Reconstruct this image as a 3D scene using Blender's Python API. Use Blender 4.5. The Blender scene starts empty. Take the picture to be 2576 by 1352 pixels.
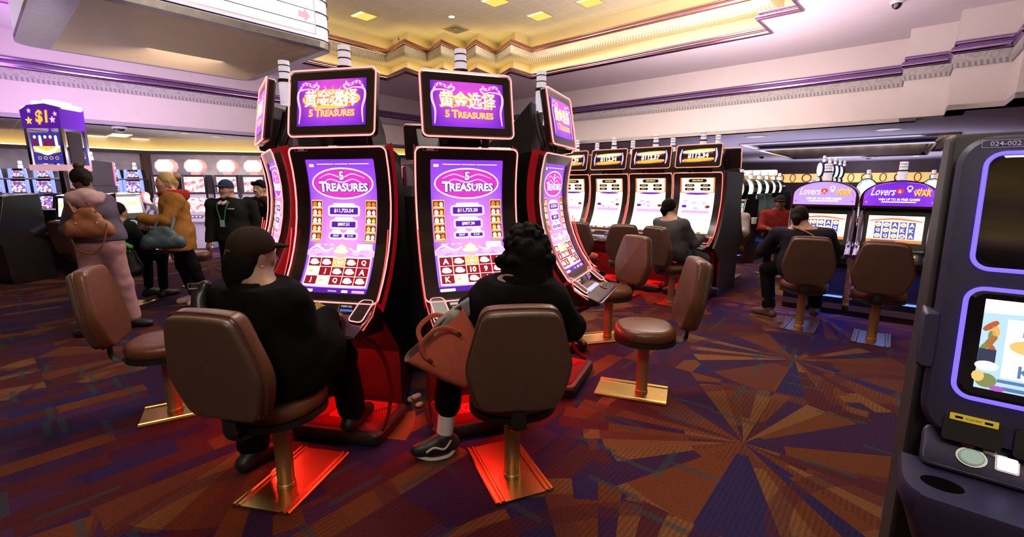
import bpy, math, random
import numpy as np
from math import sin, cos, pi, radians as rad
from mathutils import Vector, Matrix, Euler
from mathutils.geometry import tessellate_polygon
random.seed(7)
SC = bpy.context.scene
COL = SC.collection
# ---- camera numbers: full frame 2576x1352, lens found from the vanishing points of the cornices
FPX, PITCH, EYE = 1145.0, math.atan(208/1145), 1.5
CT, ST = cos(PITCH), sin(PITCH)
def ray(px, py):
    u = (px-1288)/FPX; v = (py-676)/FPX
    return u, CT - v*ST, -ST - v*CT
def on_z(px, py, z=0.0):
    d = ray(px, py); t = (z-EYE)/d[2]
    return Vector((d[0]*t, d[1]*t, z))
def at_y(px, py, y):
    d = ray(px, py); t = y/d[1]
    return Vector((d[0]*t, y, EYE + d[2]*t))
# room axes: p runs to the right-hand far corner, q to the left
AZ = rad(40.2)
AX = Vector((sin(AZ), cos(AZ), 0)); BX = Vector((-cos(AZ), sin(AZ), 0))
def W(p, q, z=0.0):
    return Vector((p*AX.x + q*BX.x, p*AX.y + q*BX.y, z))
# ---------------------------------------------------------------- materials
MATS = {}
def mat(name, col, rough=.5, metal=0., em=None, es=0., noise=.12, scale=30., coat=0., bump=0., spec=.5, alpha=1., trans=0.):
    if name in MATS: return MATS[name]
    m = bpy.data.materials.new(name); m.use_nodes = True
    nt = m.node_tree; b = nt.nodes['Principled BSDF']
    c = tuple(col)+(1,)
    b.inputs['Base Color'].default_value = c
    b.inputs['Roughness'].default_value = rough; b.inputs['Metallic'].default_value = metal
    b.inputs['Specular IOR Level'].default_value = spec
    if coat: b.inputs['Coat Weight'].default_value = coat; b.inputs['Coat Roughness'].default_value = .08
    if alpha < 1: b.inputs['Alpha'].default_value = alpha
    if trans: b.inputs['Transmission Weight'].default_value = trans
    if em is not None:
        b.inputs['Emission Color'].default_value = tuple(em)+(1,); b.inputs['Emission Strength'].default_value = es
    if noise or bump:
        tc = nt.nodes.new('ShaderNodeTexCoord'); n = nt.nodes.new('ShaderNodeTexNoise')
        n.inputs['Scale'].default_value = scale; n.inputs['Detail'].default_value = 2
        nt.links.new(tc.outputs['Object'], n.inputs['Vector'])
        if noise:
            mx = nt.nodes.new('ShaderNodeMix'); mx.data_type = 'RGBA'
            mx.inputs[6].default_value = tuple(x*(1-noise) for x in col)+(1,)
            mx.inputs[7].default_value = tuple(min(1, x*(1+noise)) for x in col)+(1,)
            nt.links.new(n.outputs['Fac'], mx.inputs[0]); nt.links.new(mx.outputs[2], b.inputs['Base Color'])
        if bump:
            bp = nt.nodes.new('ShaderNodeBump'); bp.inputs['Strength'].default_value = bump; bp.inputs['Distance'].default_value = .01
            nt.links.new(n.outputs['Fac'], bp.inputs['Height']); nt.links.new(bp.outputs['Normal'], b.inputs['Normal'])
    MATS[name] = m
    return m
def glow(name, col, s=1., sample=False):
    """a lit screen colour, lamp or LED: emission with a dark glossy base"""
    m = mat(name, tuple(.15*x for x in col), .35, em=col, es=s, noise=0)
    if not sample: m.cycles.emission_sampling = 'NONE'
    return m
class NT:
    """tiny node-maths helper"""
    def __init__(s, m): s.m = m; s.t = m.node_tree; s.b = s.t.nodes['Principled BSDF']
    def n(s, typ, **kw):
        x = s.t.nodes.new(typ)
        for k, v in kw.items(): setattr(x, k, v)
        return x
    def put(s, sock, v):
        if isinstance(v, (int, float)): sock.default_value = v
        elif isinstance(v, tuple): sock.default_value = v
        else: s.t.links.new(v, sock)
    def ma(s, op, a, b=None, c=None):
        x = s.n('ShaderNodeMath', operation=op); s.put(x.inputs[0], a)
        if b is not None: s.put(x.inputs[1], b)
        if c is not None: s.put(x.inputs[2], c)
        return x.outputs[0]
    def mix(s, f, a, b):
        x = s.n('ShaderNodeMix', data_type='RGBA'); s.put(x.inputs[0], f)
        s.put(x.inputs[6], a); s.put(x.inputs[7], b); return x.outputs[2]
    def comb(s, a, b, c=0.):
        x = s.n('ShaderNodeCombineXYZ'); s.put(x.inputs[0], a); s.put(x.inputs[1], b); s.put(x.inputs[2], c); return x.outputs[0]
    def sep(s, v):
        x = s.n('ShaderNodeSeparateXYZ'); s.put(x.inputs[0], v); return x.outputs
    def white(s, v):
        x = s.n('ShaderNodeTexWhiteNoise', noise_dimensions='3D'); s.put(x.inputs[0], v); return x.outputs[0]
    def ramp(s, f, stops, const=False):
        x = s.n('ShaderNodeValToRGB'); s.put(x.inputs[0], f); r = x.color_ramp
        if const: r.interpolation = 'CONSTANT'
        while len(r.elements) < len(stops): r.elements.new(.5)
        for e, (p, c) in zip(r.elements, stops): e.position = p; e.color = tuple(c)+(1,)
        return x.outputs[0]
    def coord(s, k='Object'):
        return s.n('ShaderNodeTexCoord').outputs[k]
# ---------------------------------------------------------------- meshes
_TXT = {}
def text2d(s, bold=.0):
    """outline of a word as 2-D triangles, cap height about .7"""
    k = (s, bold)
    if k not in _TXT:
        cu = bpy.data.curves.new('t', 'FONT'); cu.body = s; cu.offset = bold; cu.resolution_u = 2
        o = bpy.data.objects.new('t', cu); COL.objects.link(o)
        bpy.context.view_layer.update()
        me = bpy.data.meshes.new_from_object(o.evaluated_get(bpy.context.evaluated_depsgraph_get()))
        v = [(x.co.x, x.co.y) for x in me.vertices]; f = [tuple(p.vertices) for p in me.polygons]
        bpy.data.objects.remove(o); bpy.data.curves.remove(cu); bpy.data.meshes.remove(me)
        _TXT[k] = (v, f)
    return _TXT[k]
def rrect(w, h, r, n=5, cx=0, cy=0):
    """rounded rectangle loop, ccw, half sizes w, h"""
    o = []
    for k, (sx, sy) in enumerate(((1, 1), (-1, 1), (-1, -1), (1, -1))):
        for i in range(n+1):
            a = pi/2*(k + i/n)
            o.append((cx + sx*(w-r) + r*cos(a), cy + sy*(h-r) + r*sin(a)))
    return o
def spline(pts, n=8, closed=False):
    """Catmull-Rom through points"""
    P = [Vector(p) for p in pts]; out = []; m = len(P)
    for i in range(m if closed else m-1):
        g = (lambda j: P[j % m]) if closed else (lambda j: P[max(0, min(m-1, j))])
        a, b, c, d = g(i-1), g(i), g(i+1), g(i+2)
        for k in range(n):
            t = k/n
            out.append(.5*((2*b) + (c-a)*t + (2*a-5*b+4*c-d)*t*t + (3*b-a-3*c+d)*t**3))
    if not closed: out.append(P[-1].copy())
    return out
class MB:
    def __init__(s): s.v = []; s.f = []; s.m = []
    def add(s, v, f, mi=0, M=None):
        k = len(s.v)
        for p in v:
            p = Vector(p)
            s.v.append(tuple(M @ p) if M is not None else tuple(p))
        for q in f: s.f.append(tuple(i+k for i in q)); s.m.append(mi)
        return s
    def box(s, c, d, mi=0, M=None):
        x, y, z = c; a, b, e = d[0]/2, d[1]/2, d[2]/2
        v = [(x+i*a, y+j*b, z+k*e) for k in (-1, 1) for j in (-1, 1) for i in (-1, 1)]
        return s.add(v, [(0, 2, 3, 1), (4, 5, 7, 6), (0, 1, 5, 4), (2, 6, 7, 3), (0, 4, 6, 2), (1, 3, 7, 5)], mi, M)
    def loft(s, loops, mi=0, M=None, cap=True, closed=True):
        n = len(loops[0]); v = [p for L in loops for p in L]; f = []
        for i in range(len(loops)-1):
            for j in range(n if closed else n-1):
                a = i*n+j; b = i*n+(j+1) % n
                f.append((a, b, b+n, a+n))
        if cap: f.append(tuple(range(n))[::-1]); f.append(tuple(range((len(loops)-1)*n, len(loops)*n)))
        return s.add(v, f, mi, M)
    def prism(s, poly, z0, z1, mi=0, M=None):
        return s.loft([[(x, y, z0) for x, y in poly], [(x, y, z1) for x, y in poly]], mi, M)
    def tube(s, path, r, n=8, mi=0, M=None, closed=False, sq=(1, 1)):
        P = [Vector(p) for p in path]; L = []; up = None; m = len(P)
        for i, p in enumerate(P):
            if closed: t = P[(i+1) % m] - P[i-1]
            else: t = P[min(i+1, m-1)] - P[max(i-1, 0)]
            t.normalize()
            if up is None: up = Vector((0, 0, 1)) if abs(t.z) < .9 else Vector((0, 1, 0))
            x = up.cross(t); x.normalize(); up = t.cross(x)
            rr = r[i] if isinstance(r, (list, tuple)) else r
            L.append([p + x*(rr*sq[0]*cos(2*pi*k/n)) + up*(rr*sq[1]*sin(2*pi*k/n)) for k in range(n)])
        if closed: L.append(L[0])
        return s.loft(L, mi, M, cap=not closed)
    def lathe(s, prof, n=24, mi=0, M=None, mis=None):
        L = [[(r*cos(2*pi*k/n), r*sin(2*pi*k/n), z) for k in range(n)] for r, z in prof]
        if mis is None: return s.loft(L, mi, M)
        for i in range(len(L)-1): s.loft(L[i:i+2], mis[i], M, cap=False)
        s.add(L[-1], [tuple(range(n))], mis[-1], M); return s
    def ball(s, c, r, mi=0, M=None, n=12, m=8):
        if not isinstance(r, (tuple, list)): r = (r, r, r)
        L = []
        for i in range(m+1):
            a = -pi/2 + pi*i/m; q = max(cos(a), 1e-3)
            L.append([(c[0]+r[0]*q*cos(2*pi*k/n), c[1]+r[1]*q*sin(2*pi*k/n), c[2]+r[2]*sin(a)) for k in range(n)])
        return s.loft(L, mi, M)
    def ring(s, A, B, mi=0, M=None):
        n = len(A); return s.add(list(A)+list(B), [(i, (i+1) % n, n+(i+1) % n, n+i) for i in range(n)], mi, M)
    def cushion(s, poly, z0, z1, r, bulge=.0, mi=0, M=None, k=5):
        """pad with rolled edges: poly outline (x, y), from z0 to z1"""
        cx = sum(p[0] for p in poly)/len(poly); cy = sum(p[1] for p in poly)/len(poly)
        def lp(ins, z):
            o = []
            for x, y in poly:
                d = math.hypot(x-cx, y-cy) or 1; t = max(0, (d-ins)/d)
                o.append((cx+(x-cx)*t, cy+(y-cy)*t, z))
            return o
        L = [lp(r*(1-sin(a)), z0 + r - r*cos(a)) for a in [pi/2*i/k for i in range(k+1)]]
        L += [lp(r*(1-cos(a)), z1 - r + r*sin(a)) for a in [pi/2*i/k for i in range(k+1)]]
        R = max(math.hypot(x-cx, y-cy) for x, y in poly) - r
        for t in (.25, .5, .75, .93): L.append(lp(r + R*t, z1 + bulge*(1-(1-t)**2)))
        return s.loft(L, mi, M)
    def build(s, name, mats, parent=None, loc=None, rot=None, sharp=35, bevel=0, flat=False):
        me = bpy.data.meshes.new(name); me.from_pydata(s.v, [], s.f)
        if not isinstance(mats, (list, tuple)): mats = [mats]
        for m in mats: me.materials.append(m)
        me.polygons.foreach_set('material_index', s.m)
        if not flat:
            me.polygons.foreach_set('use_smooth', [True]*len(s.f))
            me.update(); me.set_sharp_from_angle(angle=rad(sharp))
        me.update()
        o = bpy.data.objects.new(name, me); COL.objects.link(o)
        if parent: o.parent = parent
        if loc is not None: o.location = loc
        if rot is not None: o.rotation_euler = rot
        if bevel:
            b = o.modifiers.new('b', 'BEVEL'); b.width = bevel; b.segments = 2; b.limit_method = 'ANGLE'; b.angle_limit = rad(40)
        return o
class Draw:
    """flat artwork on a surface: f(x, s, off) gives the 3-D point"""
    def __init__(s, mb, f, curved=False): s.mb = mb; s.f = f; s.curved = curved
    def poly(s, pts, mi, off=.001):
        """convex outline, cut into thin level strips so it can lie on a curved face"""
        y0 = min(p[1] for p in pts); y1 = max(p[1] for p in pts); n = max(1, int((y1-y0)/.022)) if s.curved else 0
        if n < 2: s.mb.add([s.f(x, y, off) for x, y in pts], [tuple(range(len(pts)))], mi); return
        v = []
        for k in range(n+1):
            y = y0+(y1-y0)*min(max(k/n, 1e-4), 1-1e-4); xs = []
            for i, a in enumerate(pts):
                b = pts[(i+1) % len(pts)]
                if (a[1]-y)*(b[1]-y) <= 0 and a[1] != b[1]: xs.append(a[0]+(b[0]-a[0])*(y-a[1])/(b[1]-a[1]))
            v += [s.f(min(xs), y, off), s.f(max(xs), y, off)]
        s.mb.add(v, [(2*i, 2*i+1, 2*i+3, 2*i+2) for i in range(n)], mi)
    def rect(s, x0, y0, x1, y1, mi, off=.001, n=1):
        if s.curved: n = max(n, int(abs(y1-y0)/.022)+1)
        xs = [x0, x1]; ys = [y0+(y1-y0)*i/n for i in range(n+1)]
        v = [s.f(x, y, off) for y in ys for x in xs]
        s.mb.add(v, [(2*i, 2*i+1, 2*i+3, 2*i+2) for i in range(n)], mi)
    def rr(s, cx, cy, w, h, r, mi, off=.001): s.poly(rrect(w, h, r, 3, cx, cy), mi, off)
    def frame(s, cx, cy, w, h, r, t, mi, off=.001):
        A = rrect(w, h, r, 3, cx, cy); B = rrect(w-t, h-t, max(r-t, .001), 3, cx, cy)
        s.mb.ring([s.f(x, y, off) for x, y in A], [s.f(x, y, off) for x, y in B], mi)
    def ell(s, cx, cy, a, b, mi, off=.001, n=28): s.poly([(cx+a*cos(2*pi*k/n), cy+b*sin(2*pi*k/n)) for k in range(n)], mi, off)
    def ering(s, cx, cy, a, b, t, mi, off=.001, n=40):
        s.mb.ring([s.f(cx+a*cos(2*pi*k/n), cy+b*sin(2*pi*k/n), off) for k in range(n)], [s.f(cx+(a-t)*cos(2*pi*k/n), cy+(b-t)*sin(2*pi*k/n), off) for k in range(n)], mi)
    def stroke(s, pts, w, mi, off=.001, n=6):
        P = spline([(x, y, 0) for x, y in pts], n); v = []
        for i, p in enumerate(P):
            t = P[min(i+1, len(P)-1)] - P[max(i-1, 0)]; t.normalize()
            ww = w*(.35+.65*sin(pi*min(1, max(0, (i+.5)/len(P)))))
            for q in (1, -1): v.append(s.f(p.x - t.y*ww*q, p.y + t.x*ww*q, off))
        s.mb.add(v, [(2*i, 2*i+1, 2*i+3, 2*i+2) for i in range(len(P)-1)], mi)
    def text(s, t, cx, cy, h, mi, off=.002, maxw=None, bold=.02, shear=0, sx=1.):
        v, f = text2d(t, bold)
        if not v: return
        x0 = min(p[0] for p in v); x1 = max(p[0] for p in v); y0 = min(p[1] for p in v); y1 = max(p[1] for p in v)
        k = h/(y1-y0); kx = k*sx
        if maxw and (x1-x0)*kx > maxw: kx = maxw/(x1-x0)
        s.mb.add([s.f(cx + (x-(x0+x1)/2)*kx + shear*(y-(y0+y1)/2)*k, cy + (y-(y0+y1)/2)*k, off) for x, y in v], f, mi)
def empty(name, loc=(0, 0, 0), rz=0.):
    o = bpy.data.objects.new(name, None); COL.objects.link(o)
    o.location = loc; o.rotation_euler = (0, 0, rz); o.empty_display_size = .2
    return o
def tag(o, label, cat, group=None):
    o['label'] = label; o['category'] = cat
    if group: o['group'] = group
    return o
def struct(o): o['kind'] = 'structure'; return o
def dup(root, loc, rz, label, group=None):
    """copy a thing with its parts and sub-parts"""
    def cp(o, par):
        c = o.copy(); COL.objects.link(c)
        if par: c.parent = par
        for ch in o.children: cp(ch, c)
        return c
    r = cp(root, None); r.location = loc; r.rotation_euler = (0, 0, rz); r['label'] = label
    if group: r['group'] = group
    return r
# ================================================================ setting
cam_d = bpy.data.cameras.new('camera'); cam = bpy.data.objects.new('camera', cam_d); COL.objects.link(cam)
cam.location = (0, 0, EYE); cam.rotation_euler = (pi/2 - PITCH, 0, 0)
cam_d.sensor_fit = 'HORIZONTAL'; cam_d.sensor_width = 36; cam_d.lens = FPX/2576*36; cam_d.clip_start = .02
SC.camera = cam
SC.view_settings.view_transform = 'Standard'; SC.view_settings.look = 'None'
SC.view_settings.exposure = 0; SC.view_settings.gamma = 1
SC.cycles.use_denoising = True
SC.cycles.max_bounces = 4; SC.cycles.diffuse_bounces = 2; SC.cycles.glossy_bounces = 2; SC.cycles.transmission_bounces = 2
SC.cycles.sample_clamp_indirect = 3; SC.cycles.use_light_tree = False; SC.cycles.caustics_reflective = False; SC.cycles.caustics_refractive = False
SC.cycles.use_adaptive_sampling = True; SC.cycles.adaptive_threshold = .1; SC.cycles.adaptive_min_samples = 12
w = bpy.data.worlds.new('world'); SC.world = w; w.use_nodes = True
w.node_tree.nodes['Background'].inputs[0].default_value = (.16, .12, .2, 1); w.node_tree.nodes['Background'].inputs[1].default_value = .5

# ---- carpet: sunbursts of coloured wedges on a plum and rust ground, set out on the room axes
def carpet():
    m = mat('patterned_carpet', (.1, .03, .04), .95, noise=0, spec=.15); N = NT(m)
    P = N.sep(N.coord('Object'))
    p = N.ma('ADD', N.ma('MULTIPLY', P[0], AX.x), N.ma('MULTIPLY', P[1], AX.y))
    q = N.ma('ADD', N.ma('MULTIPLY', P[0], BX.x), N.ma('MULTIPLY', P[1], BX.y))
    # two sunburst centres seen at (1.37, 2.47) and (2.57, 3.70): one period apart along p
    p0, q0 = 1.37*AX.x+2.47*AX.y, 1.37*BX.x+2.47*BX.y
    S, SQ = 1.72, 2.3
    cp = N.ma('FLOOR', N.ma('ADD', N.ma('DIVIDE', N.ma('SUBTRACT', p, p0), S), .5))
    cq = N.ma('FLOOR', N.ma('ADD', N.ma('DIVIDE', N.ma('SUBTRACT', q, q0), SQ), .5))
    lp = N.ma('SUBTRACT', N.ma('SUBTRACT', p, p0), N.ma('MULTIPLY', cp, S))
    lq = N.ma('SUBTRACT', N.ma('SUBTRACT', q, q0), N.ma('MULTIPLY', cq, SQ))
    ang = N.ma('ARCTAN2', lq, lp); r = N.ma('SQRT', N.ma('ADD', N.ma('MULTIPLY', lp, lp), N.ma('MULTIPLY', lq, lq)))
    cell = N.ma('ADD', cp, N.ma('MULTIPLY', cq, 7.3))
    wob = N.ma('MULTIPLY', N.ma('SINE', N.ma('MULTIPLY_ADD', ang, 3., cell)), 1.1)
    wedge = N.ma('FLOOR', N.ma('MULTIPLY_ADD', ang, 30/(2*pi), wob))
    rs = N.white(N.comb(wedge, cell, 3.1))
    ring = N.ma('FLOOR', N.ma('ADD', N.ma('DIVIDE', r, N.ma('MULTIPLY_ADD', rs, .5, .32)), rs))
    rnd = N.white(N.comb(wedge, cell, ring))
    plum, maroon, rust, tan, navy = (.030, .009, .040), (.058, .010, .015), (.105, .028, .010), (.145, .060, .020), (.020, .012, .062)
    burst = N.ramp(rnd, [(0, plum), (.2, maroon), (.36, rust), (.56, tan), (.72, (.085, .022, .015)), (.84, navy), (.93, (.135, .050, .018))], True)
    # block ground
    bq = N.ma('FLOOR', N.ma('MULTIPLY', q, 7.)); bp = N.ma('FLOOR', N.ma('ADD', N.ma('MULTIPLY', p, 2.1), N.ma('MULTIPLY', N.white(N.comb(bq, 1., 5.)), 4.)))
    blk = N.ramp(N.white(N.comb(bp, bq, 9.)), [(0, plum), (.3, navy), (.45, maroon), (.66, (.048, .013, .048)), (.82, rust), (.93, (.115, .042, .016))], True)
    far = N.ma('GREATER_THAN', N.ma('ADD', r, N.ma('MULTIPLY', rnd, .45)), 1.25)
    side = N.ma('GREATER_THAN', N.ma('ADD', q, N.ma('MULTIPLY', rnd, .35)), 2.75)     # runner of plain blocks at the left aisle
    side = N.ma('MULTIPLY', side, N.ma('LESS_THAN', N.ma('FRACT', N.ma('DIVIDE', N.ma('SUBTRACT', q, 2.75), 4.2)), .45))
    col = N.mix(N.ma('MAXIMUM', far, side), burst, blk)
    # wide arcs crossing the bursts, teal dashes
    arc = N.ma('LESS_THAN', N.ma('ABSOLUTE', N.ma('SUBTRACT', N.ma('MODULO', N.ma('SQRT', N.ma('ADD', N.ma('POWER', N.ma('ADD', lp, .5), 2.), N.ma('POWER', N.ma('ADD', lq, .9), 2.))), 1.1), .62)), .05)
    col = N.mix(N.ma('MULTIPLY', arc, .6), col, maroon+(1,))
    tq = N.ma('FLOOR', N.ma('MULTIPLY', q, 30.)); tp = N.ma('FLOOR', N.ma('MULTIPLY', p, 3.3))
    t1 = N.ma('GREATER_THAN', N.white(N.comb(tp, tq, 21.)), .975)
    uq = N.ma('FLOOR', N.ma('MULTIPLY', q, 3.7)); up = N.ma('FLOOR', N.ma('MULTIPLY', p, 28.))
    t2 = N.ma('GREATER_THAN', N.white(N.comb(up, uq, 33.)), .975)
    col = N.mix(N.ma('MULTIPLY', N.ma('MAXIMUM', t1, t2), .6), col, (.022, .045, .052, 1))
    # woven rib
    rib = N.ma('MULTIPLY', N.ma('GREATER_THAN', N.ma('SINE', N.ma('MULTIPLY', q, 260.)), .1), .28)
    col = N.mix(N.ma('MULTIPLY', rib, N.ma('GREATER_THAN', N.white(N.comb(wedge, ring, 2.)), .35)), col, (.012, .004, .008, 1))
    nz = N.n('ShaderNodeTexNoise'); nz.inputs['Scale'].default_value = 90; nz.inputs['Detail'].default_value = 2
    N.put(nz.inputs['Vector'], N.coord('Object'))
    f = N.ma('MULTIPLY_ADD', nz.outputs['Fac'], .9, .55)
    vm = N.n('ShaderNodeVectorMath', operation='SCALE'); N.put(vm.inputs[0], col); N.put(vm.inputs['Scale'], f)
    N.put(N.b.inputs['Base Color'], vm.outputs[0])
    return m
def slab(name, poly, z0, z1, m):
    return struct(MB().prism([(v.x, v.y) for v in poly], z0, z1).build(name, m, flat=True))
slab('floor', [W(-16, -16), W(36, -16), W(36, 40), W(-16, 40)], -.12, 0, carpet())

Z1, Z2, Z3 = 3.0, 4.87, 6.3      # low ceiling, tray ceiling, upper ceiling
M_wall = mat('bulkhead_plaster', (.74, .64, .62), .8, noise=.04, scale=3)
M_ceil = mat('ceiling_plaster', (.80, .68, .76), .85, noise=.04, scale=2)
M_low = mat('low_ceiling_plaster', (.46, .43, .52), .8, noise=.05, scale=2)
M_chrome = mat('purple_chrome_trim', (.42, .26, .55), .16, metal=1., noise=0)
M_chromed = mat('dark_chrome_trim', (.20, .10, .17), .2, metal=1., noise=0)
M_rose = mat('rose_metal_trim', (.55, .3, .33), .22, metal=1., noise=0)
M_riser = mat('cove_plaster', (.80, .68, .40), .8, noise=.03, scale=4)
# moulded frieze: palmettes over a row of dentils, drawn by the material along the run
def frieze_mat(name, c1, c2):
    m = mat(name, c1, .75, noise=0); N = NT(m); P = N.sep(N.coord('UV'))
    dent = N.ma('GREATER_THAN', N.ma('SINE', N.ma('MULTIPLY', P[0], 75.)), .0)
    low = N.ma('LESS_THAN', P[1], .34)
    vo = N.n('ShaderNodeTexVoronoi'); vo.inputs['Scale'].default_value = 1.
    N.put(vo.inputs['Vector'], N.comb(N.ma('MULTIPLY', P[0], 6.5), N.ma('MULTIPLY', P[1], 1.6)))
    leaf = N.ma('MULTIPLY', N.ma('SINE', N.ma('MULTIPLY', vo.outputs['Distance'], 16.)), .5)
    f = N.mix(low, N.comb(leaf, leaf, leaf), N.comb(dent, dent, dent))
    N.put(N.b.inputs['Base Color'], N.mix(f, c1+(1,), c2+(1,)))
    return m
M_frz = frieze_mat('grey_frieze', (.50, .45, .44), (.27, .25, .27))
M_frz2 = frieze_mat('gold_frieze', (.62, .55, .38), (.36, .31, .22))
def run(name, pts, prof, m, closed=False, z=0., flat=False, uv=False):
    """moulding: profile (out, z) swept along a floor-plan polyline of world points, mitred at its corners"""
    P = [Vector((p.x, p.y)) for p in pts]; n = len(P); L = []; dist = [0.]
    for i in range(1, n): dist.append(dist[-1] + (P[i]-P[i-1]).length)
    for i in range(n):
        d0 = (P[i]-P[i-1]).normalized() if (i > 0 or closed) else (P[1]-P[0]).normalized()
        d1 = (P[(i+1) % n]-P[i]).normalized() if (i < n-1 or closed) else d0
        n0 = Vector((d0.y, -d0.x)); n1 = Vector((d1.y, -d1.x)); b = (n0+n1); b.normalize()
        k = 1/max(.35, b.dot(n1))
        L.append([(P[i].x + b.x*o*k, P[i].y + b.y*o*k, z+h) for o, h in prof])
    if closed: L.append(L[0]); dist.append(dist[-1] + (P[0]-P[-1]).length)
    mb = MB(); mb.loft(L, cap=not closed)
    o = mb.build(name, m, flat=flat)
    if uv:
        me = o.data; ul = me.uv_layers.new(); k = len(prof); z0 = min(h for _, h in prof); z1 = max(h for _, h in prof)
        for l in me.loops:
            i, j = divmod(l.vertex_index, k); ul.data[l.index].uv = (dist[min(i, len(dist)-1)], (prof[j][1]-z0)/(z1-z0))
    return struct(o)
HALF = lambda r, zc, out=0.: [(out - .02, zc-r)] + [(out + r*cos(a), zc + r*sin(a)) for a in [(-.5+k/8)*pi for k in range(9)]] + [(out - .02, zc+r)]
# bulkhead plan, walked so that "out" (right of travel) is towards the atrium
plan = [W(12, -8), W(12, -1.31), W(13, -1.31), W(13, -.5), W(13.8, -.5), W(13.8, .25), W(14.6, .25), W(14.6, 15.3), W(-12, 15.3)]
plan_r = plan[::-1]
def bulk(name, pts):
    return run(name, pts, [(0, Z1), (0, Z2+.1), (-.3, Z2+.1), (-.3, Z1)], M_wall, flat=True)
bulk('wall_right', plan_r[1:]); bulk('wall_left', plan_r[:2])
run('trim_1', plan_r, HALF(.045, 4.26) + HALF(.075, 4.15)[::-1][:0], M_chrome)
run('trim_2', plan_r, HALF(.075, 4.13, .01), M_chrome)
run('trim_3', plan_r, [(0, 3.80), (.03, 3.80), (.045, 3.9), (.03, 4.05), (.0, 4.05)], M_frz, uv=True)
# tray ceiling with the stepped opening
op = [(12.1, 2.6), (12.15, 9.45), (11.1, 9.42), (11.62, 10.5), (10.45, 10.25), (10.85, 11.25), (9.78, 11.05), (10.12, 12.1), (9.05, 11.85), (9.3, 13.15), (-7, 13.15), (-7, -7), (10.3, -7), (10.3, 1.9), (11.0, 1.85), (11.0, 2.65)]
def plate(name, outer, holes, z, th, m):
    loops = [outer]+holes; flat = [p for L in loops for p in L]
    tri = tessellate_polygon([[Vector((p.x, p.y, 0)) for p in L] for L in loops])
    mb = MB(); n = len(flat)
    mb.add([(p.x, p.y, z) for p in flat] + [(p.x, p.y, z+th) for p in flat], [tuple(t) for t in tri] + [tuple(i+n for i in t) for t in tri])
    return struct(mb.build(name, m, flat=True))
opw = [W(*p) for p in op]
plate('ceiling', [W(-12, -9), W(15, -9), W(15, 15.6), W(-12, 15.6)], [opw], Z2, .06, M_ceil)
opr = opw    # counter-clockwise seen from above? right of travel must face the opening
def area2(L): return sum(a.x*b.y-b.x*a.y for a, b in zip(L, L[1:]+L[:1]))
if area2(opr) > 0: opr = opr[::-1]
run('trim_4', opr, HALF(.05, Z2+.02, .02), M_chromed, closed=True)
run('trim_5', opr, HALF(.03, Z2+.12, .0), M_chrome, closed=True)
# cove riser set back, gold frieze and rose crown over it
run('wall_cove', opr, [(-.35, Z2+.05), (-.35, 5.40), (-.40, 5.40), (-.40, Z2+.05)], M_riser, closed=True, flat=True)
run('trim_6', opr, [(-.40, 5.38), (-.02, 5.38), (.02, 5.42), (.02, 5.64), (-.40, 5.64)], M_frz2, closed=True, uv=True, flat=True)
run('trim_7', opr, HALF(.05, 5.70, .02), M_rose, closed=True)
run('trim_8', opr, HALF(.03, 5.80, -.03), M_rose, closed=True)
run('wall_upper', opr, [(-.5, 5.64), (-.5, Z3), (-.55, Z3), (-.55, 5.64)], M_riser, closed=True, flat=True)
# light strips lying in the two coves (real lamps on the ledges)
M_strip = glow('warm_cove_lamp', (1., .72, .25), 3.8, True)
for nm, z, o, k in (('cove_lamp', Z2+.09, -.2, 0), ('cove_lamp', 5.70, -.3, 1)):
    l = run(nm, opr, [(o-.06, z), (o+.06, z), (o+.06, z+.03), (o-.06, z+.03)], M_strip, closed=True, flat=True); del l['kind']
    tag(l, ('warm yellow light strip in the lower cove under the gold frieze', 'warm yellow light strip in the upper cove at the tiled ceiling')[k], 'lamp')
def tile_mat(name, c, line, sc):
    m = mat(name, c, .9, noise=0); N = NT(m); P = N.sep(N.coord('Object'))
    p = N.ma('ADD', N.ma('MULTIPLY', P[0], AX.x), N.ma('MULTIPLY', P[1], AX.y)); q = N.ma('ADD', N.ma('MULTIPLY', P[0], BX.x), N.ma('MULTIPLY', P[1], BX.y))
    g = [N.ma('LESS_THAN', N.ma('FRACT', N.ma('DIVIDE', x, sc)), .03) for x in (p, q)]
    nz = N.n('ShaderNodeTexNoise'); nz.inputs['Scale'].default_value = 25; N.put(nz.inputs['Vector'], N.coord('Object'))
    base = N.mix(nz.outputs['Fac'], tuple(.9*x for x in c)+(1,), tuple(c)+(1,))
    N.put(N.b.inputs['Base Color'], N.mix(N.ma('MAXIMUM', *g), base, line+(1,)))
    return m
TS = .61
slab('ceiling_upper', [W(-9, -9), W(14.5, -9), W(14.5, 15), W(-9, 15)], Z3, Z3+.1, tile_mat('acoustic_tile', (.74, .68, .54), (.85, .78, .62), TS))
# low ceilings all round the atrium
M_tile2 = tile_mat('lay_in_tile', (.40, .38, .42), (.6, .55, .5), 1.22)
slab('ceiling_right', [W(14.6, -16), W(36, -16), W(36, 15.3), W(14.6, 15.3)], Z1, Z1+.1, M_low)
slab('ceiling_left', [W(-12, 15.3), W(36, 15.3), W(36, 15.7), W(-12, 15.7)], Z1, Z1+.1, M_low)
slab('ceiling_tiled', [W(-12, 15.65), W(36, 15.65), W(36, 40), W(-12, 40)], 3.3, 3.4, M_tile2)
slab('wall_tray', [W(-12, 15.65), W(36, 15.65), W(36, 15.7), W(-12, 15.7)], Z1, 3.3, M_low)
slab('ceiling_near', [W(12, -16), W(14.6, -16), W(14.6, -.5), W(13, -.5), W(13, -1.3), W(12, -1.3)], Z1, Z1+.1, M_low)
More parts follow.
